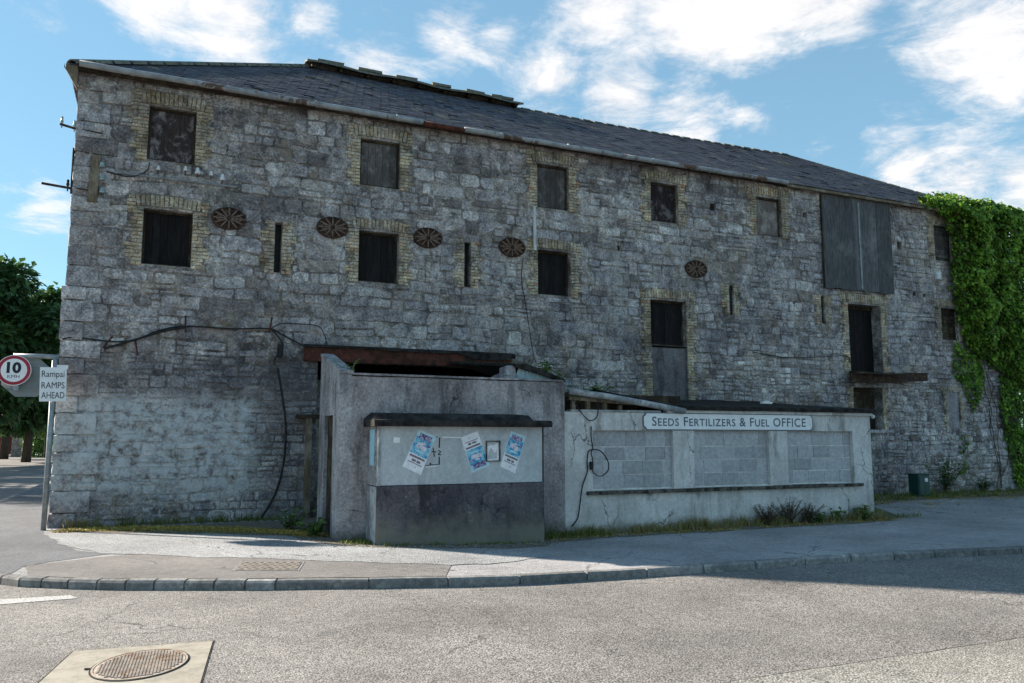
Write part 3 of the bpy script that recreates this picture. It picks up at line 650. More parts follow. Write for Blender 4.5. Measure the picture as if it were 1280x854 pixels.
# steel lintel over the wide opening + brick inside
m = MB(); l0, l1 = pw(381, 440, -.2).x, pw(641, 455, -.2).x
m.box(l0, l1, -.2, -.02, 3.245, 3.27); m.box(l0, l1, -.2, -.02, 3.50, 3.525); m.box(l0, l1, -.14, -.05, 3.27, 3.50); m.box(l0, l1 - .15, -.195, -.14, 3.272, 3.498)
lin = m.build('lintel', 'rust', wh)
m = MB()
pts_ = [(l0, 3.53, 3.535)] + [(l0 + (l1 - l0) * t, 3.53 + .02 * math.sin(t * 9), 3.56) for t in (.2, .4, .6, .72)] + [(l0 + (l1 - l0) * .8, 3.42, 3.56), (l0 + (l1 - l0) * .9, 3.40, 3.54), (l1 + .05, 3.47, 3.56)]
for i in range(len(pts_) - 1):
    a, b = pts_[i], pts_[i + 1]; m.add([(a[0], -.235, a[1]), (b[0], -.235, b[1]), (b[0], -.235, b[2] + .02), (a[0], -.235, a[2] + .02), (a[0], .0, 3.62), (b[0], .0, 3.62)], [(0, 1, 2, 3), (3, 2, 5, 4)])
m.build('flashing', 'felt', lin)
m = MB()
for i in range(9):
    x = 6.1 + i * .21; m.tone = R.random(); m.box(x, x + .17, .5, .6, 2.93 + R.uniform(-.02, .02), 3.02, .012)
m.box(4.8, 9.0, .52, .62, .05, 2.9); m.build('inner_wall', 'brick', wh)
# hoist cover sheets
h0, h1 = pw(1030, 305, -.12), pw(1115, 310, -.12)
m = MB(); x0, x1 = h0.x, h1.x; m.box(x0, x1, -.08, -.03, 5.95, 8.72); cov = m.build('hoist_cover', 'timber_dark', wh)
n_ = 9
for i in range(n_):
    p = MB(); p.tone = R.random(); w = (x1 - x0) / n_; p.box(x0 + i * w + .003, x0 + (i + 1) * w - .003, -.12 + R.uniform(-.006, .006), -.085, 5.93 + R.uniform(-.02, .02), 8.74, .003); p.build('plank', 'sheet_grey', cov)
p = MB(); p.box(x0 + 1.38, x0 + 1.44, -.14, -.125, 6.0, 8.6, .004); p.build('batten', 'steel_grey', cov)
# loading platform
m = MB(); q0, q1 = pw(1064, 478, -.35), pw(1160, 476.5, -.35)
def beam(mm, A, B, w, h):
    A, B = Vector(A), Vector(B); mm.prism([A, A + Vector((0, -w, 0)), A + Vector((0, -w, h)), A + Vector((0, 0, h))], B - A)
beam(m, (q0.x, -.30, 3.20), (q1.x, -.30, 3.33), .05, .24); beam(m, (q0.x, -.20, 3.20), (q1.x, -.20, 3.33), .16, .03); beam(m, (q0.x, -.20, 3.42), (q1.x, -.20, 3.55), .16, .025)
plat = m.build('loading_platform', 'rust_dark', wh)
for i in range(3):
    p = MB(); p.box(q0.x + .05 + i * .1, q0.x + 1.9 - i * .25, -.62 + i * .2, -.45 + i * .2, 3.44 + .03 * i, 3.48 + .03 * i, .012); p.build('plank', 'timber_dark', plat)
p = MB(); p.box(q0.x, q0.x + 2.0, -.36, -.345, 3.22, 3.47, .01); p.build('fascia_plate', 'rust_dark', plat)
# ---- roof
RX0, RX1, RZ = 5.1, 22.75, 12.12; OV = .22; E0 = EV + .02
def ridge_z(x): return RZ - .10 * math.sin(math.pi * max(0, min(1, (x - RX0) / (RX1 - RX0))))
zf = E0
SL = (RZ - E0) / (BD / 2 + OV)
A, B, C_, D_ = (-.22, -OV, zf), (BX1 + .22, -OV, zf), (BX1 + .22, BD + OV, zf), (-.22, BD + OV, zf)
m = MB(); rn = [(RX0 + (RX1 - RX0) * i / 10, BD / 2, ridge_z(RX0 + (RX1 - RX0) * i / 10)) for i in range(11)]
en = [(A[0] + (B[0] - A[0]) * i / 10, -OV, zf) for i in range(11)]; em = [(p[0], BD + OV, zf) for p in en]
m.add(rn + en + em, [(i, 11 + i, 12 + i, i + 1) for i in range(10)] + [(i + 1, 23 + i, 22 + i, i) for i in range(10)] + [(0, 22, 11), (10, 21, 32)])
m.add([A, B, C_, D_], [(0, 3, 2, 1)])
roof = m.build('roof', 'slate', wh)
# slate courses on the street slope and the two hips, as geometry
sl = MB()
def slate_plane(o, ex, ez, Lx, Lz, left, right, nrm):
    """o origin at eave, ex along, ez up-slope unit, left(v)/right(v): limits of u at height v"""
    v = 0; row = 0; st = .17
    while v < Lz - .05:
        u0, u1 = left(v), right(v); u = u0 - (row % 2) * .11
        while u < u1:
            w = .22
            a, b = max(u, u0) + .003, min(u + w, u1) - .003
            if b - a > .03:
                q = R.random(); lift = .012 + R.uniform(0, .009) + (.02 if q > .985 else 0); sk = R.uniform(-.006, .006) + (R.uniform(-.05, .05) if q > .985 else 0)
                sl.tone = min(1, max(0, R.gauss(.5, .25)))
                if q < .012: u += w; continue
                sag = -.10 * math.sin(math.pi * max(0, min(1, (o.x + (ex * u).x - RX0) / (RX1 - RX0)))) * (v / Lz) if abs(ex.x) > .5 else 0
                S_ = Vector((0, 0, sag))
                P0 = o + ex * a + ez * (v + sk) + nrm * lift + S_; P1 = o + ex * b + ez * (v - sk) + nrm * (lift + R.uniform(-.004, .004)) + S_
                P2 = o + ex * b + ez * (v + st * 1.15) + nrm * .006 + S_; P3 = o + ex * a + ez * (v + st * 1.15) + nrm * .006 + S_
                sl.add([P0, P1, P2, P3, P0 - nrm * .02, P1 - nrm * .02], [(0, 1, 2, 3), (4, 5, 1, 0)])
            u += w
        v += st; row += 1
ez = Vector((0, BD / 2 + OV, RZ - E0)); Lz = ez.length; ez.normalize(); nr = Vector((0, -ez.z, ez.y))
LX = BX1 + .44
slate_plane(Vector(A), Vector((1, 0, 0)), ez, LX, Lz, lambda v: (RX0 + .22) * v / Lz, lambda v: LX - (BX1 + .22 - RX1) * v / Lz, nr)
e2 = Vector((RX0 + .22, 0, RZ - E0)); L2 = e2.length; e2.normalize(); n2 = Vector((-e2.z, 0, e2.x))
slate_plane(Vector(D_), Vector((0, -1, 0)), e2, BD + 2 * OV, L2, lambda v: (BD / 2 + OV) * v / L2, lambda v: BD + 2 * OV - (BD / 2 + OV) * v / L2, n2)
sl.build('slates', 'slate', roof, kind='stuff')
def ridge_tiles(P, Q, n_, sag=0, r=.13, skip=None):
    P, Q = Vector(P), Vector(Q)
    for i in range(n_):
        if skip and skip(i / n_): continue
        a, b = P.lerp(Q, i / n_ + .004), P.lerp(Q, (i + 1) / n_ - .004)
        if sag: a.z = ridge_z(a.x) + .02; b.z = ridge_z(b.x) + .02
        t = (b - a).normalized(); s = t.cross(Vector((0, 0, 1))).normalized(); u = s.cross(t); k = 7; m = MB(); jz = R.uniform(0, .004)
        for rr in (r, r - .03):
            for e in (a, b):
                for q in range(k):
                    an = math.pi * q / (k - 1); m.v.append(tuple(e + s * math.cos(an) * rr * 1.15 + u * (math.sin(an) * rr * .8 - .06 + jz))); m.t.append(.5)
        m.f += [(q, q + 1, k + q + 1, k + q) for q in range(k - 1)] + [(2 * k + q, 3 * k + q, 3 * k + q + 1, 2 * k + q + 1) for q in range(k - 1)]
        m.f += [(q, 2 * k + q, 2 * k + q + 1, q + 1) for q in range(k - 1)] + [(k + q, k + q + 1, 3 * k + q + 1, 3 * k + q) for q in range(k - 1)]
        m.f += [(0, k, 3 * k, 2 * k), (k - 1, 3 * k - 1, 4 * k - 1, 2 * k - 1)]
        m.build('ridge_tile', 'ridge_clay', roof)
ridge_tiles((-.2, -.2, E0 + .06), (RX0, BD / 2, RZ + .02), 17)
vx1 = 11.75
ridge_tiles((RX0, BD / 2, RZ), (RX1, BD / 2, RZ), 40, 1, .09, lambda t: RX0 + t * (RX1 - RX0) < vx1 - .2)
ridge_tiles((RX1, BD / 2, RZ), (BX1 + .2, -.2, E0 + .05), 17, 0, .09)
# ridge ventilator: raised capping on short posts
m = MB()
nseg = 14
for i in range(nseg):
    a = RX0 - .05 + (vx1 - RX0) * i / nseg; b = RX0 - .05 + (vx1 - RX0) * (i + 1) / nseg; za, zb = ridge_z(a) + .17 + .03 * math.sin(i * 1.3), ridge_z(b) + .17 + .03 * math.sin(i * 1.3 + 1.3)
    for y0, y1, d0, d1 in ((BD / 2 - .42, BD / 2, -.14, 0), (BD / 2, BD / 2 + .42, 0, -.14)):
        m.add([(a, y0, za + d0), (b, y0, zb + d0), (b, y1, zb + d1), (a, y1, za + d1), (a, y0, za + d0 - .06), (b, y0, zb + d0 - .06), (b, y1, zb + d1 - .05), (a, y1, za + d1 - .05)],
              [(0, 1, 2, 3), (7, 6, 5, 4), (0, 4, 5, 1), (2, 6, 7, 3), (0, 3, 7, 4), (1, 5, 6, 2)])
vent = m.build('ridge_ventilator', 'ridge_clay', roof)
for i in range(9):
    x = RX0 + .1 + i * (vx1 - RX0 - .4) / 8; p = MB(); p.box(x, x + .08, BD / 2 - .3, BD / 2 + .3, ridge_z(x) - .1, ridge_z(x) + .06); WLp = p.build('post', 'timber_dark', roof)
for x, l in [(5.75, .75), (6.9, .7), (8.0, .65), (9.1, .6), (10.2, .6), (10.9, .35), (11.2, .55)]:
    p = MB(); z_ = ridge_z(x) + .17; p.box(x - l / 2, x + l / 2, BD / 2 - .17, BD / 2 + .17, z_ - .02, z_ + .06, .012); p.build('capping_tile', 'ridge_clay', roof)
# gutter
gx1 = pw(985, 234, -.3).x
def gutter(x0, x1, z0, z1, name, mat):
    m = MB(); n_ = max(2, int((x1 - x0) / .5))
    m.tube([(x0 + (x1 - x0) * i / n_, -.30, z0 + (z1 - z0) * i / n_ + R.uniform(-.008, .008)) for i in range(n_ + 1)], .062, 10); o = m.build(name, mat, wh, smooth=True)
    x = x0 + .9
    while x < x1 - .2:
        q = MB(); q.tube([(x, -.30, z0 + (z1 - z0) * (x - x0) / (x1 - x0)), (x + .07, -.30, z0 + (z1 - z0) * (x - x0) / (x1 - x0))], .072, 10); q.build('collar', mat, o); x += 1.8
gutter(-.02, 6.9, 8.83, 8.79, 'gutter', 'gutter_pipe'); gutter(6.92, 7.9, 8.77, 8.76, 'gutter', 'rust'); gutter(7.92, 12.2, 8.78, 8.78, 'gutter', 'gutter_pipe'); gutter(12.22, gx1, 8.77, 8.80, 'gutter', 'gutter_pipe')
m = MB(); m.box(-.15, BX1, -.19, -.10, 8.75, 8.815); m.build('fascia', 'timber_dark', wh)
m = MB(); m.box(gx1 + .05, 23.8, -.24, -.195, 8.72, 8.80, .01); m.build('fascia', 'timber', wh)
m = MB(); m.add([(-.28, -.26, 8.80), (-.28, -.26, 8.72), (-.02, -.05, 8.45), (-.02, .05, 8.45), (-.28, .05, 8.8)], [(0, 1, 2, 3, 4)]); m.prism([(-.26, -.2, 8.83), (-.26, -.2, 8.72), (-.05, -.2, 8.35), (-.05, -.2, 8.83)], (0, .06, 0)); m.build('eave_bracket', 'timber', wh)
# ------------------------------------------------------------------ fittings on the long wall
def cable_thing(pts, Y, r, label, name='wall_cable', mat='cable', sag=True):
    P = [pw(x, y, Y) for x, y in pts]; o = P[0].copy(); m = MB(); m.tube(smooth_path(P, 8), r, 6); return m.build(name, mat, None, org=o, smooth=True, label=label, cat='cable')
cable_thing([(78, 424), (95, 422), (140, 427), (168, 425), (200, 413), (232, 408), (290, 411), (335, 411), (352, 418), (375, 430), (398, 441)], -.06, .016, 'thick black cable draped along the wall above the limewashed corner')
cable_thing([(130, 436), (168, 425), (205, 414), (232, 409)], -.075, .022, 'short black cable end clipped beside the rusty wall hooks')
cable_thing([(347, 460), (352, 490), (357, 530), (355, 575), (345, 615), (328, 645), (320, 652)], -.10, .024, 'black hose hanging down the wall to the ground by the shed')
cable_thing([(340, 412), (350, 424), (354, 432), (350, 441), (344, 448), (343, 456)], -.08, .016, 'black cable loop hanging from the thick wall cable')
cable_thing([(338, 412), (350, 405), (375, 405), (398, 408), (406, 420), (409, 434)], -.06, .010, 'thin cable arching to the rusty steel lintel')
cable_thing([(654, 322), (652, 350), (657, 380), (663, 420), (668, 450)], -.05, .009, 'thin dark wire falling from the tie plate towards the shed roof')
cable_thing([(940, 440), (985, 447), (1030, 446), (1058, 445), (1063, 455)], -.05, .010, 'thin wire running to the tall hoist door')
cable_thing([(133, 214), (145, 218), (165, 221), (183, 214), (187, 203)], -.07, .012, 'thin black wire drooping below the rusty boarded window')
for px, py, dx, dy, lb in ((232, 395, 0, 20, 'rusty iron hook holding the thick cable at its highest point'), (140, 421, -11, 14, 'rusty slanting iron hook at the end of the thick cable'), (169, 424, 3, 20, 'rusty iron hook below the middle of the thick cable'), (340, 397, -3, 18, 'rusty iron hook where the cable loop leaves the wall')):
    a, b = pw(px, py, -.03), pw(px + dx, py + dy, -.09); m = MB(); m.tube([(a.x, .01, a.z), a, b, (b.x, b.y - .05, b.z + .02)], .016, 6); m.build('iron_hook', 'rust', None, org=a, label=lb, cat='hook', group='iron hooks on the warehouse wall')
jb = pw(350, 436, -.06); m = MB(); m.box(jb.x - .05, jb.x + .06, -.13, .0, jb.z - .16, jb.z + .1, .012); m.box(jb.x - .03, jb.x + .03, -.16, -.13, jb.z - .2, jb.z + .02, .01); m.build('junction_box', 'cable', None, org=jb, label='small black junction box among cables above the shed', cat='box', bevel=.01)
# conduit with insulators
a, b = pw(134, 214, -.06), pw(296, 234, -.06); m = MB(); m.tube([a, b], .02, 8)
cond = thing('wall_conduit', a, 'thin grey conduit rail below the rusty boarded window', 'conduit'); m.build('rail', 'steel_grey', cond)
for (px, py), od in zip(((198, 210), (232, 211), (247, 214), (264, 217), (278, 222)), ('first', 'second', 'third', 'fourth', 'fifth')):
    p = pw(px, py, -.12); s_ = 1.25 if px in (247, 278) else .9
    r_ = thing('insulator', (p.x, 0, p.z), od + ' white porcelain insulator counted from the timber bracket board', 'insulator', 'white insulators on the wall')
    m = MB(); m.lathe(p, [(.0, .06 * s_), (.022 * s_, .055 * s_), (.03 * s_, .03 * s_), (.024 * s_, .012 * s_), (.042 * s_, -.01 * s_), (.048 * s_, -.05 * s_), (.03 * s_, -.05 * s_), (.0, -.048 * s_)], 12); m.build('bell', 'porcelain', r_, smooth=True)
    m = MB(); m.tube([(p.x, .0, p.z - .09), (p.x, -.12, p.z - .09), (p.x, -.12, p.z - .02)], .008, 6); m.build('pin', 'rust_dark', r_)
# timber bracket board with glass insulators
a, b = pw(121, 194, -.08), pw(115, 252, -.08); r_ = thing('bracket_board', (b.x, 0, b.z), 'weathered upright timber board with glass insulators beside the corner', 'board')
m = MB(); m.prism([(b.x - .09, -.1, b.z), (b.x + .08, -.1, b.z), (a.x + .07, -.1, a.z), (a.x - .08, -.1, a.z)], (0, .09, 0)); m.build('board', 'timber', r_)
for py in (206, 222, 238):
    p = pw(128, py, -.13); m = MB(); m.lathe(p, [(.0, .06), (.03, .05), (.05, .02), (.03, 0), (.055, -.02), (.055, -.05), (0, -.05)], 10, 'z'); m.build('insulator', 'glass_insulator', r_, smooth=True)
m = MB(); p = pw(96, 200, -.02); m.box(-.075, -.035, .05, .15, 6.35, 7.25, .004); m.build('cable_batten', 'timber_dark', None, org=(-.055, .1, 6.35), label='narrow dark batten fixed round the street corner below the eaves', cat='batten')
for (x0, y0), (x1, y1), lb in (((75, 155), (104, 164), 'upper iron bracket arm with insulators jutting from the corner'), ((52, 229), (97, 237), 'lower longer iron bracket arm with insulators jutting from the corner')):
    a, b = pw(x0, y0, .12), pw(x1, y1, .12); r_ = thing('overhead_line_bracket', b, lb, 'bracket', 'iron bracket arms on the corner')
    m = MB(); e = pw(x1 + 24, y1 + 3, -.03); m.tube([a, b], .025, 6); m.tube([b, (.05, -.04, b.z - .02), e], .014, 6); m.build('arm', 'rust_dark', r_)
    for t in ((.08, .62) if y0 < 200 else (.72, .95)):
        p = a.lerp(b, t) + Vector((0, 0, .1)); m = MB(); m.lathe(p, [(.012, -.17), (.014, -.08), (.03, -.05), (.032, -.02), (.02, 0), (.026, .03), (.02, .06), (0, .07)], 10); m.build('insulator', 'glass_insulator' if y0 < 200 else 'rust_dark', r_, smooth=True)
a, b = pw(668, 258, -.03), pw(668, 313, -.03); m = MB(); m.box(a.x - .035, a.x + .035, -.06, -.03, b.z, a.z, .006); m.build('white_batten', 'white_paint', None, org=(a.x, 0, b.z), label='peeling white vertical batten between the two boarded windows', cat='batten')
p = pw(1172, 345, -.04); m = MB(); m.box(p.x - .1, p.x + .1, -.10, -.02, p.z - .12, p.z + .12); m.box(p.x - .08, p.x + .08, -.115, -.10, p.z - .1, p.z + .1); m.build('alarm_box', 'porcelain', None, org=p, bevel=.012, label='small white box fixed on the wall near the ivy', cat='box')
# door post and lintel remains beside the shed
m = MB(); p = pw(386, 560, -.25); m.box(p.x - .06, p.x + .06, -.25, -.15, 0, 2.05, .008)
fr = thing('door_frame', (p.x, -.2, 0), 'brown timber door post left standing against the wall behind the shed', 'door frame'); m.build('post', 'timber', fr)
m = MB(); m.box(p.x - .25, p.x + .35, -.27, -.04, 2.05, 2.12, .01); m.build('head', 'timber_dark', fr)
# ------------------------------------------------------------------ CONCRETE SHED
SY, SX0, SX1, ST = -3.95, 4.42, 0, 2.64
SX1 = pw(706, 560, SY).x; ST = pw(560, 474, SY).z
shed = thing('concrete_shed', ((SX0 + SX1) / 2, SY, -.1), 'stained grey concrete shed built against the warehouse', 'shed')
m = MB(); nseg = 12
# front wall with slightly uneven top
zs = [ST + .02 * mnoise.noise((i * .8, 3, 1)) for i in range(nseg + 1)]; T = .22
for i in range(nseg):
    x0, x1 = SX0 + .02 + (SX1 - SX0 - .02) * i / nseg, SX0 + .02 + (SX1 - SX0 - .02) * (i + 1) / nseg
    m.quad((x0, SY, -.3), (x1, SY, -.3), (x1, SY, zs[i + 1]), (x0, SY, zs[i])); m.quad((x0, SY, zs[i]), (x1, SY, zs[i + 1]), (x1, SY + T, zs[i + 1]), (x0, SY + T, zs[i])); m.quad((x1, SY + T, -.3), (x0, SY + T, -.3), (x0, SY + T, zs[i]), (x1, SY + T, zs[i + 1]))
m.quad((SX1, SY, -.3), (SX1, SY + T, -.3), (SX1, SY + T, zs[-1]), (SX1, SY, zs[-1]))
m.quad((SX0 + .02, SY, -.3), (SX0 + .02, SY, zs[0]), (SX0 + .02, SY + T, zs[0]), (SX0 + .02, SY + T, -.3))
m.build('front_wall', 'render_shed', shed)
m = MB(); m.box(SX0 + .2, SX1 - .01, SY - .012, SY + T + .02, ST + .022, ST + .055, .006); m.build('coping', 'render_shed', shed)
# side wall with doorway (faces the street corner)
yb = -2.25; zb_ = 3.12; dy0, dy1, dz = -3.45, -2.75, 2.03
m = MB(); X = SX0 - .02
def side_quad(x, flip):
    P = [(SY - .004, -.3), (dy0, -.3), (dy0, dz), (dy1, dz), (dy1, -.3), (yb, -.3), (yb, zb_), (SY - .004, ST + .03)]
    return [(x, y, z) for y, z in P]
o_, i_ = side_quad(X, 0), side_quad(X + .2, 1)
for a, b, c, d in ((0, 1, 2, 7), (2, 3, 6, 7), (3, 4, 5, 6)):
    m.quad(o_[a], o_[b], o_[c], o_[d]); m.quad(i_[a], i_[b], i_[c], i_[d])
for k in range(8): q = (k + 1) % 8; m.quad(o_[k], o_[q], i_[q], i_[k])
m.build('side_wall', 'render_side', shed)
m = MB(); m.box(X + .06, X + .1, dy0, dy1, -.1, dz); m.build('door', 'timber_dark', shed)
m = MB(); m.prism([(X - .012, SY - .016, ST + .035), (X + .22, SY - .016, ST + .035), (X + .22, yb, zb_ + .012), (X - .012, yb, zb_ + .012)], (0, 0, .06)); m.build('side_coping', 'render_side', shed)
# lean-to roof remnant with blue corrugated gable
a, b, c = pw(642, 474, SY + .3), pw(648, 459, SY + .3), pw(690, 474, SY + .3)
m = MB(); n_ = 22
for i in range(n_):
    x0, x1 = a.x + (c.x - a.x) * i / n_, a.x + (c.x - a.x) * (i + 1) / n_
    def top(x): return a.z - .1 + (b.z - a.z + .1) * (x - a.x) / (b.x - a.x) if x < b.x else b.z + (c.z - b.z) * (x - b.x) / (c.x - b.x)
    y0, y1 = SY + .3 + (.014 if i % 2 else 0), SY + .3 + (0 if i % 2 else .014); m.quad((x0, y0, ST - .15), (x1, y1, ST - .15), (x1, y1, top(x1)), (x0, y0, top(x0)))
m.build('gable_sheet', 'blue_sheet', shed)
m = MB(); m.prism([(b.x - .12, SY + .22, b.z + .0), (c.x + .25, SY + .22, c.z - .06), (c.x + .25, SY + .22, c.z - .01), (b.x + .15, SY + .22, b.z + .06), (b.x - .12, SY + .22, b.z + .05)], (0, 3.5, .35)); m.build('roof_slab', 'felt', shed)
m = MB(); m.box(a.x - .28, a.x + .05, SY + .24, SY + .6, ST - .1, ST + .17, .04); m.box(a.x - .15, a.x + .05, SY + .26, SY + .6, ST + .1, ST + .3, .04); m.build('rubble', 'render_side', shed, bevel=.02)
# ------------------------------------------------------------------ KIOSK (boarded notice hatch)
KY = -4.55; kx0, kx1 = pw(474, 570, KY).x, pw(679, 570, KY).x; kz = pw(478, 608, KY).z; kt = pw(478, 533, KY).z
kio = thing('kiosk_hatch', ((kx0 + kx1) / 2, KY, -.15), 'projecting dark concrete hatch with pale blue board on the shed front', 'kiosk')
m = MB(); m.box(kx0 - .03, kx1 + .02, KY, SY - .003, -.3, kz, .0); m.build('plinth', 'render_kiosk', kio, bevel=.012)
m = MB(); m.box(kx0 - .03, kx1 + .02, KY + .12, SY - .003, kz + .002, kt + .02); m.build('body', 'render_side', kio)
m = MB(); m.box(kx0 + .03, kx1 - .01, KY + .02, KY + .117, kz + .01, kt + .01); m.build('board', 'panel_paint', kio)
m = MB(); m.box(kx0 - .02, kx0 + .024, KY - .004, KY + .115, kz + .003, kt + .01); m.build('frame_post', 'timber_white', kio)
m = MB(); m.box(kx1 - .005, kx1 + .015, KY + .01, KY + .117, kz + .003, kt + .01); m.build('frame_post', 'timber_dark', kio)
m = MB(); m.box(kx0 - .045, kx0 - .031, KY + .02, SY - .01, -.25, kz - .01); m.build('sunlit_flank_strip', 'timber_white', kio)  # pale strip puts the sunlit look of the left face into colour
cp = [(kx0 - .10, kt + .0), (kx1 + .10, kt - .0), (kx1 + .12, kt + .10), (kx1 - .10, kt + .11), (kx1 - .2, kt + .22), (kx0 + .05, kt + .245), (kx0 - .02, kt + .22), (kx0 - .12, kt + .1)]
m = MB(); K = 26
for i in range(K + 1):
    t = i / K; x = kx0 - .12 + (kx1 - kx0 + .24) * t; q = .012 * mnoise.noise((x * 3, 1, 2)); hh = .205 if .03 < t < .89 else .10
    prof = [(KY - .12 + q, kt), (KY - .135 + q, kt + .05), (KY - .12 + q, kt + .10), (KY - .05 + q, kt + .115), (KY + (.08 if hh > .15 else .1), kt + hh + .012 * mnoise.noise((x * 4, 5, 2))), (SY - .004, kt + hh + .03), (SY - .004, kt)]
    m.v += [(x, y, z) for y, z in prof]; m.t += [.5] * 7
m.f = [(i * 7 + k, i * 7 + (k + 1) % 7, (i + 1) * 7 + (k + 1) % 7, (i + 1) * 7 + k) for i in range(K) for k in range(7)] + [tuple(range(7)), tuple(K * 7 + k for k in range(7))]
m.build('canopy', 'felt', kio)
# posters and marks on the board
def quadp(m, pts, Y): m.add([tuple(pw(x, y, Y)) for x, y in pts], [tuple(range(len(pts)))])
PY = KY + .02
def poster(c4, label, up):
    """c4: pixel corners TL,TR,BR,BL as the sheet is printed (blue half first)"""
    P = [pw(x, y, PY - .004) for x, y in c4]; o = sum(P, Vector()) / 4
    def at(u, v, d): return (P[0] * (1 - u) * (1 - v) + P[1] * u * (1 - v) + P[2] * u * v + P[3] * (1 - u) * v) + Vector((0, -d, 0))
    r_ = thing('poster', o, label, 'poster', 'posters pasted on the hatch board')
    def patch(name, mat, u0, u1, v0, v1, d, n=1):
        m = MB(); m.quad(at(u0, v0, d), at(u1, v0, d), at(u1, v1, d), at(u0, v1, d)); m.build(name, mat, r_)
    def blob(name, mat, cu, cv, ru, rv, d):
        m = MB(); m.add([at(cu + ru * math.cos(t * math.pi / 9) * (1 + .15 * math.sin(t * 3.1)), cv + rv * math.sin(t * math.pi / 9), d) for t in range(18)], [tuple(range(18))]); m.build(name, mat, r_)
    m = MB(); pts = [at(0, 0, 0), at(1, 0, 0), at(1, 1, 0), at(0, 1, 0)]; m.prism(pts, (0, .003, 0)); m.build('sheet', 'paper', r_)
    patch('print', 'print_blue', .02, .98, .16, .60, .0012); patch('print', 'print_cyan', .02, .98, .01, .16, .0012)
    patch('print', 'print_purple', .15, .85, .06, .2, .0022); blob('print', 'print_figure', .36, .36, .15, .07, .0022); blob('print', 'print_figure', .63, .39, .17, .06, .0026); blob('print', 'print_cyan', .5, .50, .3, .03, .0022); blob('print', 'print_figure', .5, .29, .12, .03, .003); blob('print', 'print_purple', .82, .30, .1, .04, .003)
    patch('print', 'print_dark', .08, .92, .63, .68, .0012); patch('print', 'print_dark', .28, .50, .72, .775, .0012); patch('print', 'print_dark', .55, .74, .72, .775, .0012); patch('print', 'print_dark', .12, .88, .80, .82, .0012); patch('print', 'print_dark', .55, .62, .88, .90, .0012)
poster([(524, 537), (545, 546), (526, 594), (503, 583)], 'blue and white poster pasted beside the dark spray-painted bracket', 1)
poster([(612, 582), (590, 591), (576, 547), (597, 539)], 'upside-down poster with its white half uppermost beside the empty frame', 1)
poster([(639, 539), (657, 546), (644, 592), (625, 583)], 'blue and white poster pasted at the board end past the empty frame', 1)
m = MB()
for px, py, w, h in ((496, 550, 8, 7), (496, 563, 8, 9)): quadp(m, [(px - w / 2, py - h / 2), (px + w / 2, py - h / 2 + .5), (px + w / 2 - .5, py + h / 2), (px - w / 2, py + h / 2)], PY - .004)
for i, (px, py, w, h, lb) in enumerate(((496, 550, 8, 7, 'small white sticker square near the board end, upper of two'), (496, 564, 7.5, 9, 'faded pale sticker square below the white sticker'))):
    m = MB(); P = [pw(px - w / 2, py - h / 2, PY - .002), pw(px + w / 2, py - h / 2 + .5, PY - .002), pw(px + w / 2 - .5, py + h / 2, PY - .002), pw(px - w / 2, py + h / 2, PY - .002)]; m.prism(P, (0, -.002, 0)); m.build('sticker', 'sign_white' if i == 0 else 'print_faded' if 'print_faded' in MATS else 'panel_paint', None, org=P[3], label=lb, cat='sticker')
gr = MB()
for x0, y0, x1, y1, w in ((543, 546, 547, 546.5, 1.2), (549.5, 547, 549, 560, 1.6), (549, 571, 549, 581, 1.6), (532, 582, 548, 580.5, 1), (537, 579.5, 539, 580, 2), (541.5, 560, 543, 571, 1.3), (539.5, 564.5, 545.5, 565, 1.2), (547.5, 563, 551, 564.5, 1.2), (551, 565, 547.5, 568, 1.2), (547.5, 568.5, 551.5, 568.5, 1.2)):
    d = Vector((x1 - x0, y1 - y0)).normalized() * w / 2; quadp(gr, [(x0 - d.y, y0 + d.x), (x1 - d.y, y1 + d.x), (x1 + d.y, y1 - d.x), (x0 + d.y, y0 - d.x)], PY - .0025)
gr.build('graffiti', 'letter_black', kio)
gr = MB()
for x0, y0, x1, y1, w in ((553, 546.5, 576, 547, 1.2), (532, 584, 546, 582.5, 1)):
    d = Vector((x1 - x0, y1 - y0)).normalized() * w / 2; quadp(gr, [(x0 - d.y, y0 + d.x), (x1 - d.y, y1 + d.x), (x1 + d.y, y1 - d.x), (x0 + d.y, y0 - d.x)], PY - .0025)
gr.build('chalk_mark', 'sign_white', kio)
# small frame
F0, F1 = pw(607, 577, PY), pw(625, 551, PY); r_ = thing('notice_frame', F0, 'small dark framed notice with torn white paper between two posters', 'frame')
for x0, x1, z0, z1, nm in ((F0.x, F0.x + .02, F0.z, F1.z, 'frame_side'), (F1.x - .02, F1.x, F0.z, F1.z, 'frame_side'), (F0.x + .02, F1.x - .02, F1.z - .02, F1.z, 'frame_rail'), (F0.x + .02, F1.x - .02, F0.z, F0.z + .012, 'frame_rail')):
    m = MB(); m.box(x0, x1, PY - .025, PY - .001, z0, z1); m.build(nm, 'sill', r_)
m = MB(); quadp(m, [(609, 558), (614, 556), (615, 557), (619, 556), (622.5, 553), (624, 575), (610, 577), (608.5, 574), (621, 573), (621, 562), (619.5, 566), (617, 566), (616, 562), (613, 560), (611, 566), (609.5, 572)], PY - .004); m.build('torn_paper', 'paper', r_)
# poster strip on the hatch flank
m = MB(); m.quad((kx0 - .034, KY + .2, 1.2), (kx0 - .034, SY - .12, 1.2), (kx0 - .034, SY - .1, 1.78), (kx0 - .034, KY + .18, 1.78)); m.build('sheet', 'print_cyan', props(thing('poster', (kx0 - .034, KY + .3, 1.2), 'narrow blue poster remnant on the hatch flank facing the corner', 'poster')))
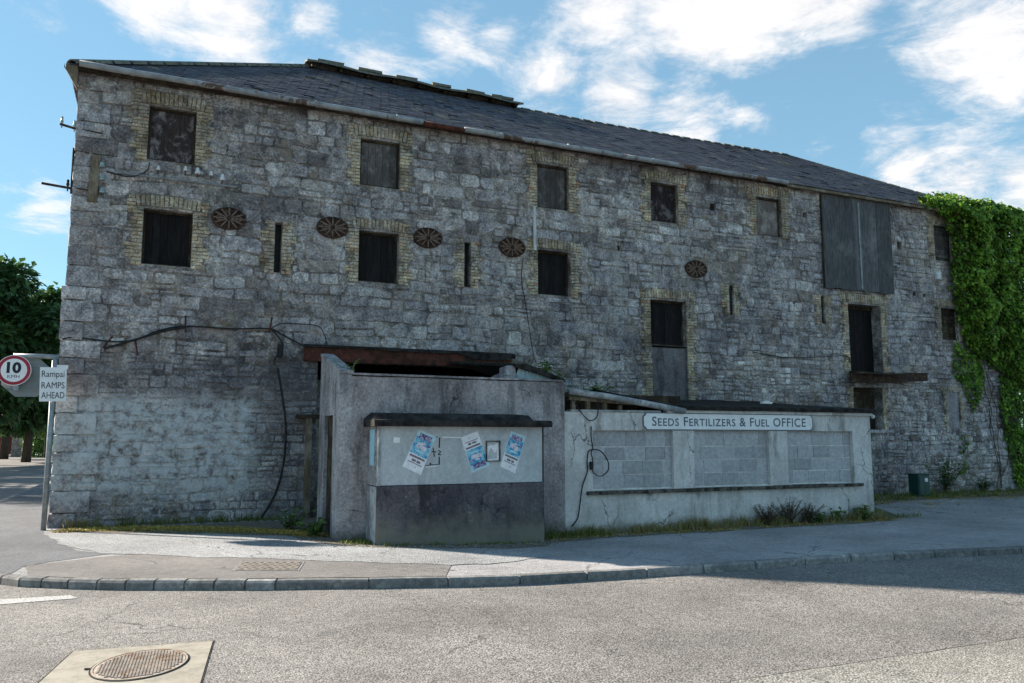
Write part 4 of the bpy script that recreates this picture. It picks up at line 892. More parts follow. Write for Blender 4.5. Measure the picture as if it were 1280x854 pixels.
# ------------------------------------------------------------------ OFFICE
OY = -3.88; ox0 = SX1 + .012; ox1 = pw(1090, 580, OY).x; oz = 2.13
office = thing('seed_office', ((ox0 + ox1) / 2, OY, -.13), 'low pale rendered office lean-to with three blocked-up window panels', 'office')
pan = []
for a, b, c, d in ((741, 842, 537.5, 609), (868, 962, 538, 605.5), (985, 1067, 539.5, 602.5)):
    mx, my = (a + b) / 2, (c + d) / 2; pan.append((pw(a, my, OY).x, pw(b, my, OY).x, .66, 1.785))
m = MB(); holed_wall(m, pan, ox0, ox1, -.35, oz, OY, .13); m.quad((ox1, OY, -.35), (ox1, 0, -.35), (ox1, 0, oz + .2), (ox1, OY, oz)); m.quad((ox0, OY, oz), (ox1, OY, oz), (ox1, OY + .2, oz), (ox0, OY + .2, oz)); m.quad((ox0, OY + .2, -.3), (ox1, OY + .2, -.3), (ox1, OY + .2, oz), (ox0, OY + .2, oz))
m.build('front_wall', 'render_office', office)
for x0, x1, z0, z1 in pan:
    m = MB(); m.box(x0 - .01, x1 + .01, OY + .088, OY + .14, z0 - .01, z1 + .01); ip = m.build('infill_panel', 'block_mortar', office)
    z = z0 + .02; row = R.randint(0, 1)
    hs = [.265, .265, .265, z1 - z0 - .02 - .795]
    for h in hs:
        x = x0 - (R.uniform(.1, .3))
        while x < x1:
            w = .45; a, b = max(x, x0) + .009, min(x + w, x1) - .009
            if b - a > .03:
                p = MB(); p.tone = R.random(); y = OY + .078 + R.uniform(-.006, .004); p.box(a, b, y, y + .05, z + .009, z + h - .009, .004); p.build('concrete_block', 'block', ip)
            x += w
        z += h
s0, s1 = pw(733, 612, OY).x, pw(1076, 604, OY).x
m = MB(); n_ = 14
for i in range(n_):
    a, b = s0 + (s1 - s0) * i / n_, s0 + (s1 - s0) * (i + 1) / n_
    m.box(a, b, OY - .09 + R.uniform(-.004, .004), OY + .055, .585, .655 + R.uniform(-.006, .006))
m.build('window_sill', 'sill', office)
m = MB(); m.box(ox0 + 2.3, ox1 + .04, OY - .05, OY + .12, oz + .002, oz + .062, .006); m.build('fascia', 'render_office', office)
# roof: twisted felt sheet, lifted over the open end
def edge_z(x):
    t = (x - ox0)
    return oz + .07 + (.34 * (1 - ss(.1, 3.0, t)))
m = MB(); n_ = 30; prof_n = 5
for i in range(n_ + 1):
    x = ox0 + .9 + (ox1 + .1 - ox0 - .9) * i / n_; e = edge_z(x) + .02 * mnoise.noise((x * 1.7, 2, 2)); y0 = OY - .1 + .02 * mnoise.noise((x * 3, 4, 4)) + (.25 * (1 - ss(0, 2, x - ox0 - .9)))
    w_ = 2.62 + .03 * mnoise.noise((x * .9, 5, 5))
    m.v += [(x, y0, e - .01), (x, y0 - .012, e + .07), (x, y0 + .12, e + .095), (x, -1.8, (e + w_) / 2 + .04), (x, -.01, w_)]; m.t += [.5] * 5
m.f = [(i * 5 + k, i * 5 + k + 1, (i + 1) * 5 + k + 1, (i + 1) * 5 + k) for i in range(n_) for k in range(4)]
rf = m.build('roof', 'felt', office)
a, b = pw(712, 489, OY - .06), pw(856, 514, OY - .06); m = MB(); m.tube([a, a.lerp(b, .33) + Vector((0, 0, .02)), a.lerp(b, .66) + Vector((0, 0, .012)), b], .062, 10); m.build('fallen_gutter', 'timber_white', office, smooth=True)
# exposed wall-plate timbers under the lifted edge
m = MB(); a, b = pw(712, 497, OY + .06), pw(790, 504, OY + .06); beam(m, (a.x, OY + .1, a.z - .04), (b.x, OY + .1, b.z - .04), .05, .07); m.build('rail', 'timber', office)
for px in (717, 735, 756, 775):
    p = pw(px, 505, OY + .1); m = MB(); m.box(p.x - .035, p.x + .035, OY + .08, OY + .16, oz, oz + .27 - .0018 * (px - 712) * 1.2, .004); m.build('stud', 'timber', office)
m = MB(); a, b = pw(712, 511, OY + .02), pw(825, 514, OY + .02); beam(m, (a.x, OY + .16, oz), (b.x, OY + .16, oz + .005), .18, .04); m.build('wall_plate', 'timber_white', office)
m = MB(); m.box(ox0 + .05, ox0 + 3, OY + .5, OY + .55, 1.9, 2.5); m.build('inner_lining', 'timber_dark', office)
m = MB(); p = pw(960, 503, OY); m.prism([pw(953, 504.5, OY + .0), pw(965, 505, OY + .0), pw(966, 503, OY + .0), pw(959, 501, OY + .0), pw(954, 502, OY + .0)], (.02, .1, .0)); m.build('white_scrap', 'porcelain', None, org=p, label='crumpled white scrap lying on the felt roof edge', cat='litter')
m = MB(); m.lathe(pw(1091, 521, OY + .1), [(0, .05), (.035, .035), (.05, 0), (.035, -.035), (0, -.05)], 10); m.build('roof_lamp', 'porcelain', office, smooth=True)
# ---- fascia sign
sx0, sx1 = pw(805, 525, OY - .02).x, pw(1015, 530, OY - .02).x; szc = 1.965; sh = .155
sign = thing('fascia_sign', ((sx0 + sx1) / 2, OY - .01, szc - sh), 'long white SEEDS FERTILIZERS & FUEL OFFICE sign with blue lettering', 'sign')
def plate(m, x0, x1, z0, z1, y0, y1, c):
    pts = [(x0 + c, z0), (x1 - c, z0), (x1 - c * .35, z0 + c * .35), (x1, z0 + c), (x1, z1 - c), (x1 - c * .35, z1 - c * .35), (x1 - c, z1), (x0 + c, z1), (x0 + c * .6, z1 - c * .6), (x0, z1 - c), (x0, z0 + c), (x0 + c * .6, z0 + c * .6)]
    m.prism([(x, y0, z) for x, z in pts], (0, y1 - y0, 0))
m = MB(); plate(m, sx0 - .02, sx1 + .02, szc - sh - .02, szc + sh + .02, OY - .012, OY - .002, .075); m.build('border', 'letter_blue', sign)
m = MB(); plate(m, sx0, sx1, szc - sh, szc + sh, OY - .022, OY - .010, .07); m.build('board', 'sign_white', sign)
def text_mesh(name, body, w, h, mat, parent, M_, bold=0.0, caps=None, ext=.003, sc=.75, shear=0, space=1.0):
    cu = bpy.data.curves.new(name, 'FONT'); cu.body = body; cu.size = 1; cu.extrude = 0; cu.offset = bold; cu.align_x = 'CENTER'; cu.align_y = 'BOTTOM_BASELINE'; cu.resolution_u = 3; cu.small_caps_scale = sc; cu.space_character = space; cu.shear = shear
    if caps:
        for i in caps: cu.body_format[i].use_small_caps = True
    t = bpy.data.objects.new('tmp', cu); COL.objects.link(t); dg = bpy.context.evaluated_depsgraph_get(); me = bpy.data.meshes.new_from_object(t.evaluated_get(dg)); bpy.data.objects.remove(t)
    xs = [v.co.x for v in me.vertices]; zs = [v.co.y for v in me.vertices]; x0, x1, z0, z1 = min(xs), max(xs), min(zs), max(zs)
    par = list(range(len(me.vertices)))
    def fd(i):
        while par[i] != i: par[i] = par[par[i]]; i = par[i]
        return i
    for p in me.polygons:
        for q in p.vertices: par[fd(q)] = fd(p.vertices[0])
    isl = {}
    for p in me.polygons: isl.setdefault(fd(p.vertices[0]), []).append(p)
    gl = []
    for ps in isl.values():
        ids = {i for p in ps for i in p.vertices}; lo, hi = min(me.vertices[i].co.x for i in ids), max(me.vertices[i].co.x for i in ids); hit = None
        for q in gl:
            ov = min(hi, q[1]) - max(lo, q[0])
            if ov > .5 * min(hi - lo, q[1] - q[0]): hit = q
        if hit: hit[0] = min(lo, hit[0]); hit[1] = max(hi, hit[1]); hit[2] += ps
        else: gl.append([lo, hi, list(ps)])
    if len(gl) > 1:
        for lo, hi, ps in sorted(gl, key=lambda q: q[0]):
            mb = MB(); mp = {}
            for p in ps:
                for i in p.vertices:
                    if i not in mp: v = me.vertices[i]; mp[i] = len(mb.v); mb.v.append(tuple(M_ @ Vector(((v.co.x - x0) / (x1 - x0) * w - w / 2, 0, (v.co.y - z0) / (z1 - z0) * h)))); mb.t.append(.5)
                mb.f.append(tuple(mp[i] for i in p.vertices))
            mb.build('letter', mat, parent)
        bpy.data.meshes.remove(me); return
    mb = MB()
    for v in me.vertices: mb.v.append(tuple(M_ @ Vector(((v.co.x - x0) / (x1 - x0) * w - w / 2, 0, (v.co.y - z0) / (z1 - z0) * h)))); mb.t.append(.5)
    mb.f = [tuple(p.vertices) for p in me.polygons]; bpy.data.meshes.remove(me)
    return mb.build(name, mat, parent)
txt = 'Seeds Fertilizers & Fuel OFFICE'
text_mesh('lettering', txt, (sx1 - sx0) * .915, .185, 'letter_blue', sign, Matrix.Translation(((sx0 + sx1) / 2, OY - .0245, szc - .092)), .012, [i for i, c in enumerate(txt) if c.islower()], sc=.82, space=1.1)
# cables on the office
def cable3(pts, Y, r, label):
    P = [pw(x, y, Y) for x, y in pts]; m = MB(); m.tube(smooth_path(P, 7), r, 6); m.build('office_cable', 'cable', None, org=P[-1], smooth=True, label=label, cat='cable')
cable3([(715, 494), (718, 503), (724, 512), (732, 522), (739, 526), (746, 521), (748, 508), (747, 492), (745, 487)], OY - .03, .009, 'thin black wire looped below the lifted office roof edge')
cable3([(739, 533), (739, 548), (741, 560), (739, 566), (741, 576), (740, 586), (744, 593), (752, 595), (760, 588), (760, 577), (752, 565), (744, 562), (736, 564), (734, 575), (734, 590), (728, 608), (725, 630), (722, 648), (715, 658)], OY - .03, .011, 'black cable with a coiled loop beside the first block panel')
p = pw(739.5, 581, OY - .04); m = MB(); m.box(p.x - .03, p.x + .03, OY - .07, OY - .005, p.z - .09, p.z + .06, .01); m.build('cable_joint', 'cable', None, org=p, bevel=.012, label='black cable joint hanging on the office wall inside the loop', cat='cable joint')
# ------------------------------------------------------------------ SIGN POST
pb = pz(59, 663, 0); PX, PYy = pb.x - .06, pb.y; pt = 3.12
post = thing('sign_post', (PX, PYy, 0), 'grey steel post with side arm at the warehouse corner', 'sign post')
m = MB(); m.tube([(PX, PYy, -.2), (PX, PYy, pt)], .045, 14); m.build('pole', 'galv', post, smooth=True)
# arm and plates face the camera side street: build in a local frame turned to the viewer
ang = math.radians(-6); ex = Vector((math.cos(ang), math.sin(ang), 0)); ey = Vector((-math.sin(ang), math.cos(ang), 0))
def LP(u, d, z): return Vector((PX, PYy, 0)) + ex * u + ey * d + Vector((0, 0, z))
m = MB(); m.tube([LP(.06, 0, pt), LP(-.66, 0, pt)], .042, 12); m.build('arm', 'galv', post, smooth=True)
m = MB(); m.tube([LP(-.62, 0, pt), LP(-.62, 0, pt - .55)], .035, 10); m.build('hanger', 'galv', post, smooth=True)
m = MB(); m.box(0, 0, 0, 0, 0, 0)
# octagonal plate seen from its back
oc = LP(-.45, .06, 2.74); Ro = .40; m = MB(); pts = [oc + ex * Ro * math.cos(math.radians(22.5 + 45 * i)) * 1.08 + Vector((0, 0, Ro * .97 * math.sin(math.radians(22.5 + 45 * i)))) for i in range(8)]
octs = thing('octagonal_sign', oc, 'grey back of an octagonal road sign behind the round speed sign', 'road sign')
m.prism(pts, ey * .012); m.build('plate', 'sign_back', octs)
for dz in (.2, -.2): m = MB(); m.prism([oc + ex * -.3 - ey * .02 + Vector((0, 0, dz - .015)), oc + ex * .3 - ey * .02 + Vector((0, 0, dz - .015)), oc + ex * .3 - ey * .02 + Vector((0, 0, dz + .015)), oc + ex * -.3 - ey * .02 + Vector((0, 0, dz + .015))], ey * .0195); m.build('rail', 'sign_back', octs)
rc = LP(-.63, -.06, 2.85); Rr = .275
rs = thing('speed_sign', rc, 'round white 10 KMH sign with red ring on the post arm', 'road sign')
def disc(nm, mat, r, d, th):
    m = MB(); m.prism([rc + ex * r * math.cos(math.pi * i / 24) + ey * d + Vector((0, 0, r * math.sin(math.pi * i / 24))) for i in range(48)], ey * th); m.build(nm, mat, rs)
disc('rim', 'sign_white', Rr, 0, .012); disc('ring', 'sign_red', Rr * .96, -.003, .002); disc('face', 'sign_white', Rr * .76, -.006, .002)
Mx = Matrix(((ex.x, ey.x, 0, 0), (ex.y, ey.y, 0, 0), (0, 0, 1, 0), (0, 0, 0, 1)))
text_mesh('number', '10', .23, .205, 'letter_black', rs, Matrix.Translation(rc - ey * .008 + Vector((0, 0, -.055))) @ Mx, .045)
text_mesh('lettering', 'KMH', .19, .055, 'letter_black', rs, Matrix.Translation(rc - ey * .008 + Vector((0, 0, -.14))) @ Mx, .0)
m = MB(); m.prism([rc + ex * u + ey * .01 + Vector((0, 0, z)) for u, z in ((.0, -.36), (.09, -.36), (.09, -.27), (.0, -.27))], ey * .05); m.build('bracket', 'galv', rs)
# ramps plate
ang2 = math.radians(16); fx = Vector((math.cos(ang2), math.sin(ang2), 0)); fy = Vector((-math.sin(ang2), math.cos(ang2), 0)); rp = Vector((PX - .005, PYy, 2.30)) - fy * .075
ra = thing('warning_plate', rp, 'white square RAMPS AHEAD plate with black lettering on the post', 'road sign')
ti = math.radians(2.0)
def RP(u, d, z): return rp + fx * (u * math.cos(ti) - z * math.sin(ti)) + fy * d + Vector((0, 0, z * math.cos(ti) + u * math.sin(ti)))
W2, H2 = .215, .62
m = MB(); m.prism([RP(-W2, 0, 0), RP(W2, 0, 0), RP(W2, 0, H2), RP(-W2, 0, H2)], fy * .012); m.build('plate', 'sign_white', ra, bevel=.004)
M2 = Matrix(((fx.x, fy.x, 0, 0), (fx.y, fy.y, 0, 0), (0, 0, 1, 0), (0, 0, 0, 1))) @ Matrix.Rotation(-ti, 4, 'Y')
for s_, z_, w_, h_ in (('Rampa\u00ed', .405, .37, .15), ('RAMPS', .235, .37, .115), ('AHEAD', .055, .37, .115)):
    text_mesh('lettering', s_, w_, h_, 'letter_black', ra, Matrix.Translation(RP(0, -.0035, z_)) @ M2, 0.0)
m = MB(); m.box(PX + .03, PX + .22, PYy - .02, PYy + .0, 2.90, 2.97); m.build('sign_clip', 'sign_white', post)
# ------------------------------------------------------------------ CABINET, COVERS
cb = gp(1142, 628); cx_, cy_ = cb.x, -.95
cb = pw(1149.5, 627, -1.0); cw = pw(1163, 610, -1.0).x - cb.x
cab = thing('utility_cabinet', (cb.x + cw / 2, -.8, 0), 'dark green utility cabinet standing in weeds by the wall', 'cabinet')
ct = pw(1150, 592.5, -1.0).z
m = MB(); m.box(cb.x, cb.x + cw, -1.0, -.66, -.05, ct - .03); m.build('body', 'cabinet_green', cab, bevel=.015)
m = MB(); m.box(cb.x - .02, cb.x + cw + .02, -1.02, -.64, ct - .028, ct); m.build('lid', 'cabinet_green', cab, bevel=.012)
m = MB(); m.box(cb.x + .04, cb.x + cw * .5 - .006, -1.012, -1.0005, .04, ct - .08); m.build('door', 'cabinet_green', cab); m = MB(); m.box(cb.x + cw * .5 + .006, cb.x + cw - .04, -1.012, -1.0005, .04, ct - .08); m.build('door', 'cabinet_green', cab)
m = MB(); m.box(cb.x + cw - .22, cb.x + cw - .1, -1.017, -1.0125, ct - .22, ct - .12); m.build('label_plate', 'porcelain', cab)
# manhole: concrete surround and oval-looking round cover
mc = gp(176, 829.5, RD + .012); mr_ = abs(gp(238, 829, RD).x - gp(112, 836, RD).x) / 2
def gq(px, py, o): return gp(px, py, o)
man = thing('manhole', mc, 'round iron manhole cover set in a tan concrete square in the road', 'manhole cover')
m = MB(); cor = [gp(x, y, RD + .006) for x, y in ((92, 814), (266, 801), (250, 856), (52, 858))]
cor[2] = gp(246, 868, RD + .006); cor[3] = gp(20, 880, RD + .006)
m.prism([c - Vector((0, 0, .05)) for c in cor], (0, 0, .05)); m.build('surround', 'concrete_slab', man)
m = MB(); cq = sum(cor, Vector()) / 4; m.prism([cq + (c - cq) * 1.025 - Vector((0, 0, .03)) for c in cor], (0, 0, .027)); m.build('tar_seam', 'felt', man)
c0 = mc.copy(); c0.z += .0
ea, eb = (gp(238, 822, RD) - gp(111, 838, RD)), (gp(182, 811.5, RD) - gp(170, 849, RD)); ra_ = ea.length / 2; rb_ = eb.length / 2
def ell(s, z): return [c0 + ea * .5 * s * math.cos(math.pi * i / 24) + eb * .5 * s * math.sin(math.pi * i / 24) + Vector((0, 0, z)) for i in range(48)]
def ring_obj(nm, mat, s0, s1, z0, z1):
    m = MB(); K = 48; m.add(ell(s0, z0) + ell(s0, z1) + ell(s1, z1) + ell(s1, z0), [(l * K + i, l * K + (i + 1) % K, ((l + 1) % 4) * K + (i + 1) % K, ((l + 1) % 4) * K + i) for l in range(4) for i in range(K)]); m.build(nm, mat, man)
m = MB(); m.prism(ell(.985, -.03), (0, 0, .029)); m.build('seat', 'felt', man)
ring_obj('rim', 'cast_iron', .91, .95, -.012, .003)
m = MB(); m.prism(ell(.895, -.02), (0, 0, .020)); cvr = m.build('cover', 'cast_iron', man)
m = MB(); u_, v_ = ea.normalized(), eb.normalized(); n_ = 15
for i in range(-n_, n_ + 1):
    for j in range(-n_, n_ + 1):
        a, b = i / n_, j / n_
        if a * a + b * b > .72: continue
        p = c0 + ea * .5 * a + eb * .5 * b + Vector((0, 0, -.001)); s1 = ea.length * .5 / n_ * .40; s2 = eb.length * .5 / n_ * .40
        m.add([p - u_ * s1 - v_ * s2, p + u_ * s1 - v_ * s2, p + u_ * s1 + v_ * s2, p - u_ * s1 + v_ * s2] + [p - u_ * s1 * .7 - v_ * s2 * .7 + Vector((0, 0, .008)), p + u_ * s1 * .7 - v_ * s2 * .7 + Vector((0, 0, .008)), p + u_ * s1 * .7 + v_ * s2 * .7 + Vector((0, 0, .008)), p - u_ * s1 * .7 + v_ * s2 * .7 + Vector((0, 0, .008))], [(4, 5, 6, 7), (0, 1, 5, 4), (1, 2, 6, 5), (2, 3, 7, 6), (3, 0, 4, 7)])
m.build('tread_studs', 'cast_iron', cvr, kind='stuff')
p = gp(218, 824, RD + .02); m = MB(); m.box(p.x - .05, p.x + .05, p.y - .015, p.y + .015, p.z - .016, p.z - .007, .006); m.build('key_slot', 'felt', cvr)
p = gp(108, 836, RD + .012); m = MB(); m.box(p.x - .01, p.x + .04, p.y - .018, p.y + .015, p.z - .008, p.z - .003, .008); m.build('tar_patch', 'felt', man)
# chamber cover in the footpath
cor = [gp(x, y, .006) for x, y in ((300, 702.5), (381, 702.5), (374, 713.5), (290, 713.5))]; cc = sum(cor, Vector()) / 4
cov2 = thing('chamber_cover', cc, 'small rectangular ribbed cover set into the concrete footpath', 'access cover')
m = MB(); m.prism([c - Vector((0, 0, .03)) for c in cor], (0, 0, .032)); m.build('frame', 'kerb', cov2)
m = MB(); inn = [cc + (c - cc) * .92 for c in cor]; m.prism([c - Vector((0, 0, .02)) for c in inn], (0, 0, .026)); lid = m.build('lid', 'cover_plate', cov2)
m = MB()
for i in range(16):
    for j in range(5):
        a, b = (i + .5) / 16, (j + .5) / 5; p = (inn[3].lerp(inn[2], a)).lerp(inn[0].lerp(inn[1], a), b) + Vector((0, 0, .006)); s1, s2 = .010, .02; q = 1 if (i + j) % 2 else -1; d1 = Vector((.7, .7 * q, 0)); d2 = Vector((-.7 * q, .7, 0))
        m.add([p - d1 * .03 - d2 * s1, p + d1 * .03 - d2 * s1, p + d1 * .03 + d2 * s1, p - d1 * .03 + d2 * s1, p - d1 * .025 + Vector((0, 0, .005)), p + d1 * .025 + Vector((0, 0, .005))], [(0, 1, 5, 4), (2, 3, 4, 5), (1, 2, 5), (3, 0, 4)])
m.build('tread_studs', 'cover_plate', lid, kind='stuff')
# ------------------------------------------------------------------ VEGETATION
def leaf(m, p, d, n, L_, W_, tone):
    """kite leaf, 4 verts folded on the midrib"""
    d = d.normalized(); s = d.cross(n)
    if s.length < 1e-4: s = d.orthogonal()
    s.normalize(); n = s.cross(d); m.tone = min(1, max(0, tone))
    m.add([p, p + d * L_ * .45 + s * W_ * .5 + n * W_ * .15, p + d * L_ - n * L_ * .12, p + d * L_ * .45 - s * W_ * .5 + n * W_ * .15], [(0, 1, 2), (0, 2, 3)])
def rv(): return Vector((R.gauss(0, 1), R.gauss(0, 1), R.gauss(0, 1))).normalized()
def in_poly(x, z, P):
    c = False; j = len(P) - 1
    for i in range(len(P)):
        if (P[i][1] > z) != (P[j][1] > z) and x < (P[j][0] - P[i][0]) * (z - P[i][1]) / (P[j][1] - P[i][1]) + P[i][0]: c = not c
        j = i
    return c
def edge_d(x, z, P):
    best = 9
    for i in range(len(P)):
        a, b = Vector(P[i]), Vector(P[(i + 1) % len(P)]); p = Vector((x, z)); t = max(0, min(1, (p - a).dot(b - a) / max(1e-6, (b - a).length_squared))); best = min(best, (p - (a + (b - a) * t)).length)
    return best
ivy = thing('ivy', (26, -.2, 3), 'dense bright green ivy smothering the far end of the warehouse', 'ivy')
m = MB(); st = MB()
def ivy_zone(pix, dens, thick, size, spread=0):
    P = [(pw(x, y, -.15).x, pw(x, y, -.15).z) for x, y in pix]; xs = [p[0] for p in P]; zs = [p[1] for p in P]
    A_ = (max(xs) - min(xs)) * (max(zs) - min(zs)); n_ = int(A_ * dens)
    for _ in range(n_):
        x, z = R.uniform(min(xs), max(xs)), R.uniform(min(zs), max(zs))
        x += .25 * mnoise.noise((x * 1.5, z * 1.5, 0)); z += .2 * mnoise.noise((x * 1.7, z * 1.7, 5))
        if not in_poly(x, z, P): continue
        e = min(1, edge_d(x, z, P) / .5); cl = mnoise.noise((x * 1.1, z * 1.3, 4)) * .6 + mnoise.noise((x * 2.7, z * 2.9, 7)) * .5
        if cl < -.5 and R.random() < .75: continue
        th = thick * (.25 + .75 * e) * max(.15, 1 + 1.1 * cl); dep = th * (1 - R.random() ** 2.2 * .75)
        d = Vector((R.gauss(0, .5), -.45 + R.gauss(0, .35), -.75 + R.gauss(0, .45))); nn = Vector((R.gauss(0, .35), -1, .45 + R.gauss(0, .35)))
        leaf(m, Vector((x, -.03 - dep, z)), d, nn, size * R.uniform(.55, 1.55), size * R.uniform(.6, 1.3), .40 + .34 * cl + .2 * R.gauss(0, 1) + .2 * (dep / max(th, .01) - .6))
ivy_zone([(1146, 244), (1182, 249), (1230, 249), (1262, 258), (1290, 268), (1400, 320), (1400, 520), (1290, 500), (1262, 468), (1228, 448), (1210, 432), (1199, 398), (1188, 345), (1191, 305), (1180, 272)], 1150, .6, .115)
ivy_zone([(1197, 425), (1232, 452), (1230, 490), (1220, 515), (1206, 480), (1193, 462)], 520, .14, .095)
ivy_zone([(1248, 468), (1290, 470), (1300, 610), (1274, 605), (1263, 560), (1254, 520)], 700, .18, .095)
ivy_zone([(1205, 540), (1215, 545), (1212, 590), (1200, 600)], 60, .08, .1)
for _ in range(9000):      # over the roof corner and down the end wall
    if R.random() < .4:
        x = R.uniform(23.2, BX1 + .3); y = R.uniform(-.3, 2.6); zr = min(E0 + SL * (y + OV), E0 + (BX1 + .22 - x) * .74); lim = .4 * (x - 23.4); 
        if y > lim + .1: continue
        p = Vector((x, y, zr + R.random() * .38 * min(1, (x - 23.0) / 1.2))); nn = Vector((R.gauss(0, .3), -.4, 1))
    else:
        y = R.uniform(-.3, 7); z = R.uniform(.2, 9.2); th = .5 * max(.2, 1 + mnoise.noise((y, z, 2))); p = Vector((BX1 + R.random() * th, y, z)); nn = Vector((1, R.gauss(0, .3), .4))
    leaf(m, p, Vector((R.gauss(0, .5), R.gauss(-.3, .5), -.6 + R.gauss(0, .4))), nn, .15, .14, R.gauss(.45, .2))
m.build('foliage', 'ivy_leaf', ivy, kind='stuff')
for _ in range(7):
    x = R.uniform(25.6, 27.2); z = R.uniform(-.05, .3); pts = []
    while z < R.uniform(4, 8.3): pts.append((x, -.045, z)); x += R.gauss(0, .12); z += .35; x = min(x, 27.28)
    if len(pts) > 2: st.tube(smooth_path(pts, 3), .010, 5)
st.build('stems', 'bark', ivy)
# trees
def tree(name, base, H, rad, label, n_leaf, seed, low=.25, lsize=.42, group=None, cols='tree_leaf'):
    r_ = random.Random(seed); b = Vector(base); root = thing(name, b, label, 'tree', group); tr = MB(); tr.tube([b - Vector((0, 0, .3)), b + Vector((.1, 0, H * .2)), b + Vector((-.1, .1, H * .45)), b + Vector((.05, 0, H * .75))], [H * .028, H * .022, H * .016, H * .005], 9)
    blobs = []
    for i in range(26):
        an = r_.uniform(0, 6.28); hz = r_.uniform(low, .93); rr = rad * math.sin(math.pi * min(1, max(.12, (hz - low * .6) / (1.05 - low * .6)))) * r_.uniform(.35, .95)
        c = b + Vector((math.cos(an) * rr, math.sin(an) * rr, hz * H)); blobs.append((c, rad * r_.uniform(.22, .42)))
        s = b + Vector((0, 0, H * max(.12, hz * .6))); mid = s.lerp(c, .5) + Vector((0, 0, .2)); tr.tube([s, mid, c], [H * .010, H * .006, H * .002], 6)
    tr.build('trunk', 'bark', root, smooth=True); lf = MB()
    for _ in range(n_leaf):
        c, q = r_.choice(blobs); v = Vector((r_.gauss(0, 1), r_.gauss(0, 1), r_.gauss(0, 1))).normalized(); k = q * (r_.random() ** .45) * (1 + .35 * mnoise.noise(tuple(v * 2.2 + c)))
        p = c + Vector((v.x * k, v.y * k, v.z * k * .8)); s_ = lsize * r_.uniform(.6, 1.3)
        leaf(lf, p, v + Vector((r_.gauss(0, .6), r_.gauss(0, .6), -.4)), v + Vector((0, 0, .7)), s_, s_ * .7, .45 + .28 * mnoise.noise(tuple(c * .7)) + r_.gauss(0, .16) + .15 * v.z)
    lf.build('crown', cols, root, kind='stuff')
def far(px, depth, z=-.11):
    d = ray(px, 548); d.z = 0; d.normalize(); c = d.dot(Vector((math.sin(YAW), math.cos(YAW), 0))); p = CAM + d * (depth / c); return Vector((p.x, p.y, z))
tree('roadside_tree', far(34, 58), 12.2, 4.4, 'dark green roadside tree whose crown reaches past the warehouse corner', 13000, 3, .24, .5)
tree('roadside_tree', far(-28, 52), 13.6, 5.0, 'tall dark tree behind the speed sign at the picture edge', 12000, 5, .24, .5)
tree('roadside_tree', far(6, 66), 13.0, 5.0, 'tree filling the gap behind the octagonal sign', 10000, 8, .28, .5)
tree('roadside_tree', far(-235, 40), 14, 5.0, 'broad tree shading the side road', 6000, 11, .2, .5)
tree('roadside_tree', (-12, 21, -.1), 12.5, 4.6, 'spreading tree on the verge opposite the warehouse end wall', 5000, 17, .2, .5)
tree('roadside_tree', (-15.5, 42, -.1), 14, 5.2, 'tall tree further along the verge opposite the warehouse', 5000, 19, .2, .5)
tree('roadside_tree', far(72, 125), 9.5, 4.0, 'far tree standing behind the distant house', 4500, 14, .15, .5)
def hedge(name, c, sx, sy, sz, n_, label, mat, cat='hedge', ls=.22, rz=0):
    root = thing(name, c, label, cat); lf = MB(); M_ = Matrix.Rotation(rz, 3, 'Z')
    for _ in range(n_):
        v = Vector((R.uniform(-1, 1), R.uniform(-1, 1), R.uniform(0, 1))); k = R.choice((0, 1, 2))
        if k == 0: v.x = math.copysign(1, v.x) * R.uniform(.8, 1)
        elif k == 1: v.y = math.copysign(1, v.y) * R.uniform(.8, 1)
        else: v.z = R.uniform(.8, 1)
        q = 1 + .18 * mnoise.noise((v.x * sx * .8, v.y * sy * .8, v.z * sz * .8)); p = c + M_ @ Vector((v.x * sx * q, v.y * sy * q, v.z * sz * q))
        leaf(lf, p, rv() + Vector((0, 0, -.3)), Vector((v.x, v.y, v.z + .3)), ls * R.uniform(.6, 1.3), ls * .7, R.gauss(.55, .2))
    lf.build('foliage', mat, root, kind='stuff'); tr = MB()
    for i in range(5):
        x = -sx * .8 + sx * .4 * i; a = c + M_ @ Vector((x, 0, 0)); tr = MB(); tr.tube([a - Vector((0, 0, .1)), a + Vector((.1, 0, sz * .6))], .05, 6); tr.build('stem', 'bark', root)
hedge('garden_hedge', far(66, 95), 3.4, .8, 1.5, 1800, 'clipped bright hedge in front of the distant house', 'weed_leaf', ls=.3, rz=-.1)
hedge('understorey_hedge', far(8, 80), 9, 1.2, 4.2, 5000, 'dark tall hedge behind the red gate and stone pier', 'tree_leaf', ls=.4, rz=-.1)
hedge('climbing_shrub', far(44, 72), .8, .8, 4.6, 2000, 'tall light green climber on a tree beyond the side road', 'weed_leaf', 'shrub', .3)
hedge('boundary_hedge', Vector((32.5, 6.5, -.2)), 3.2, 3, 8.2, 7000, 'dark overgrown hedge beyond the ivy-covered end', 'tree_leaf', 'hedge', .3)
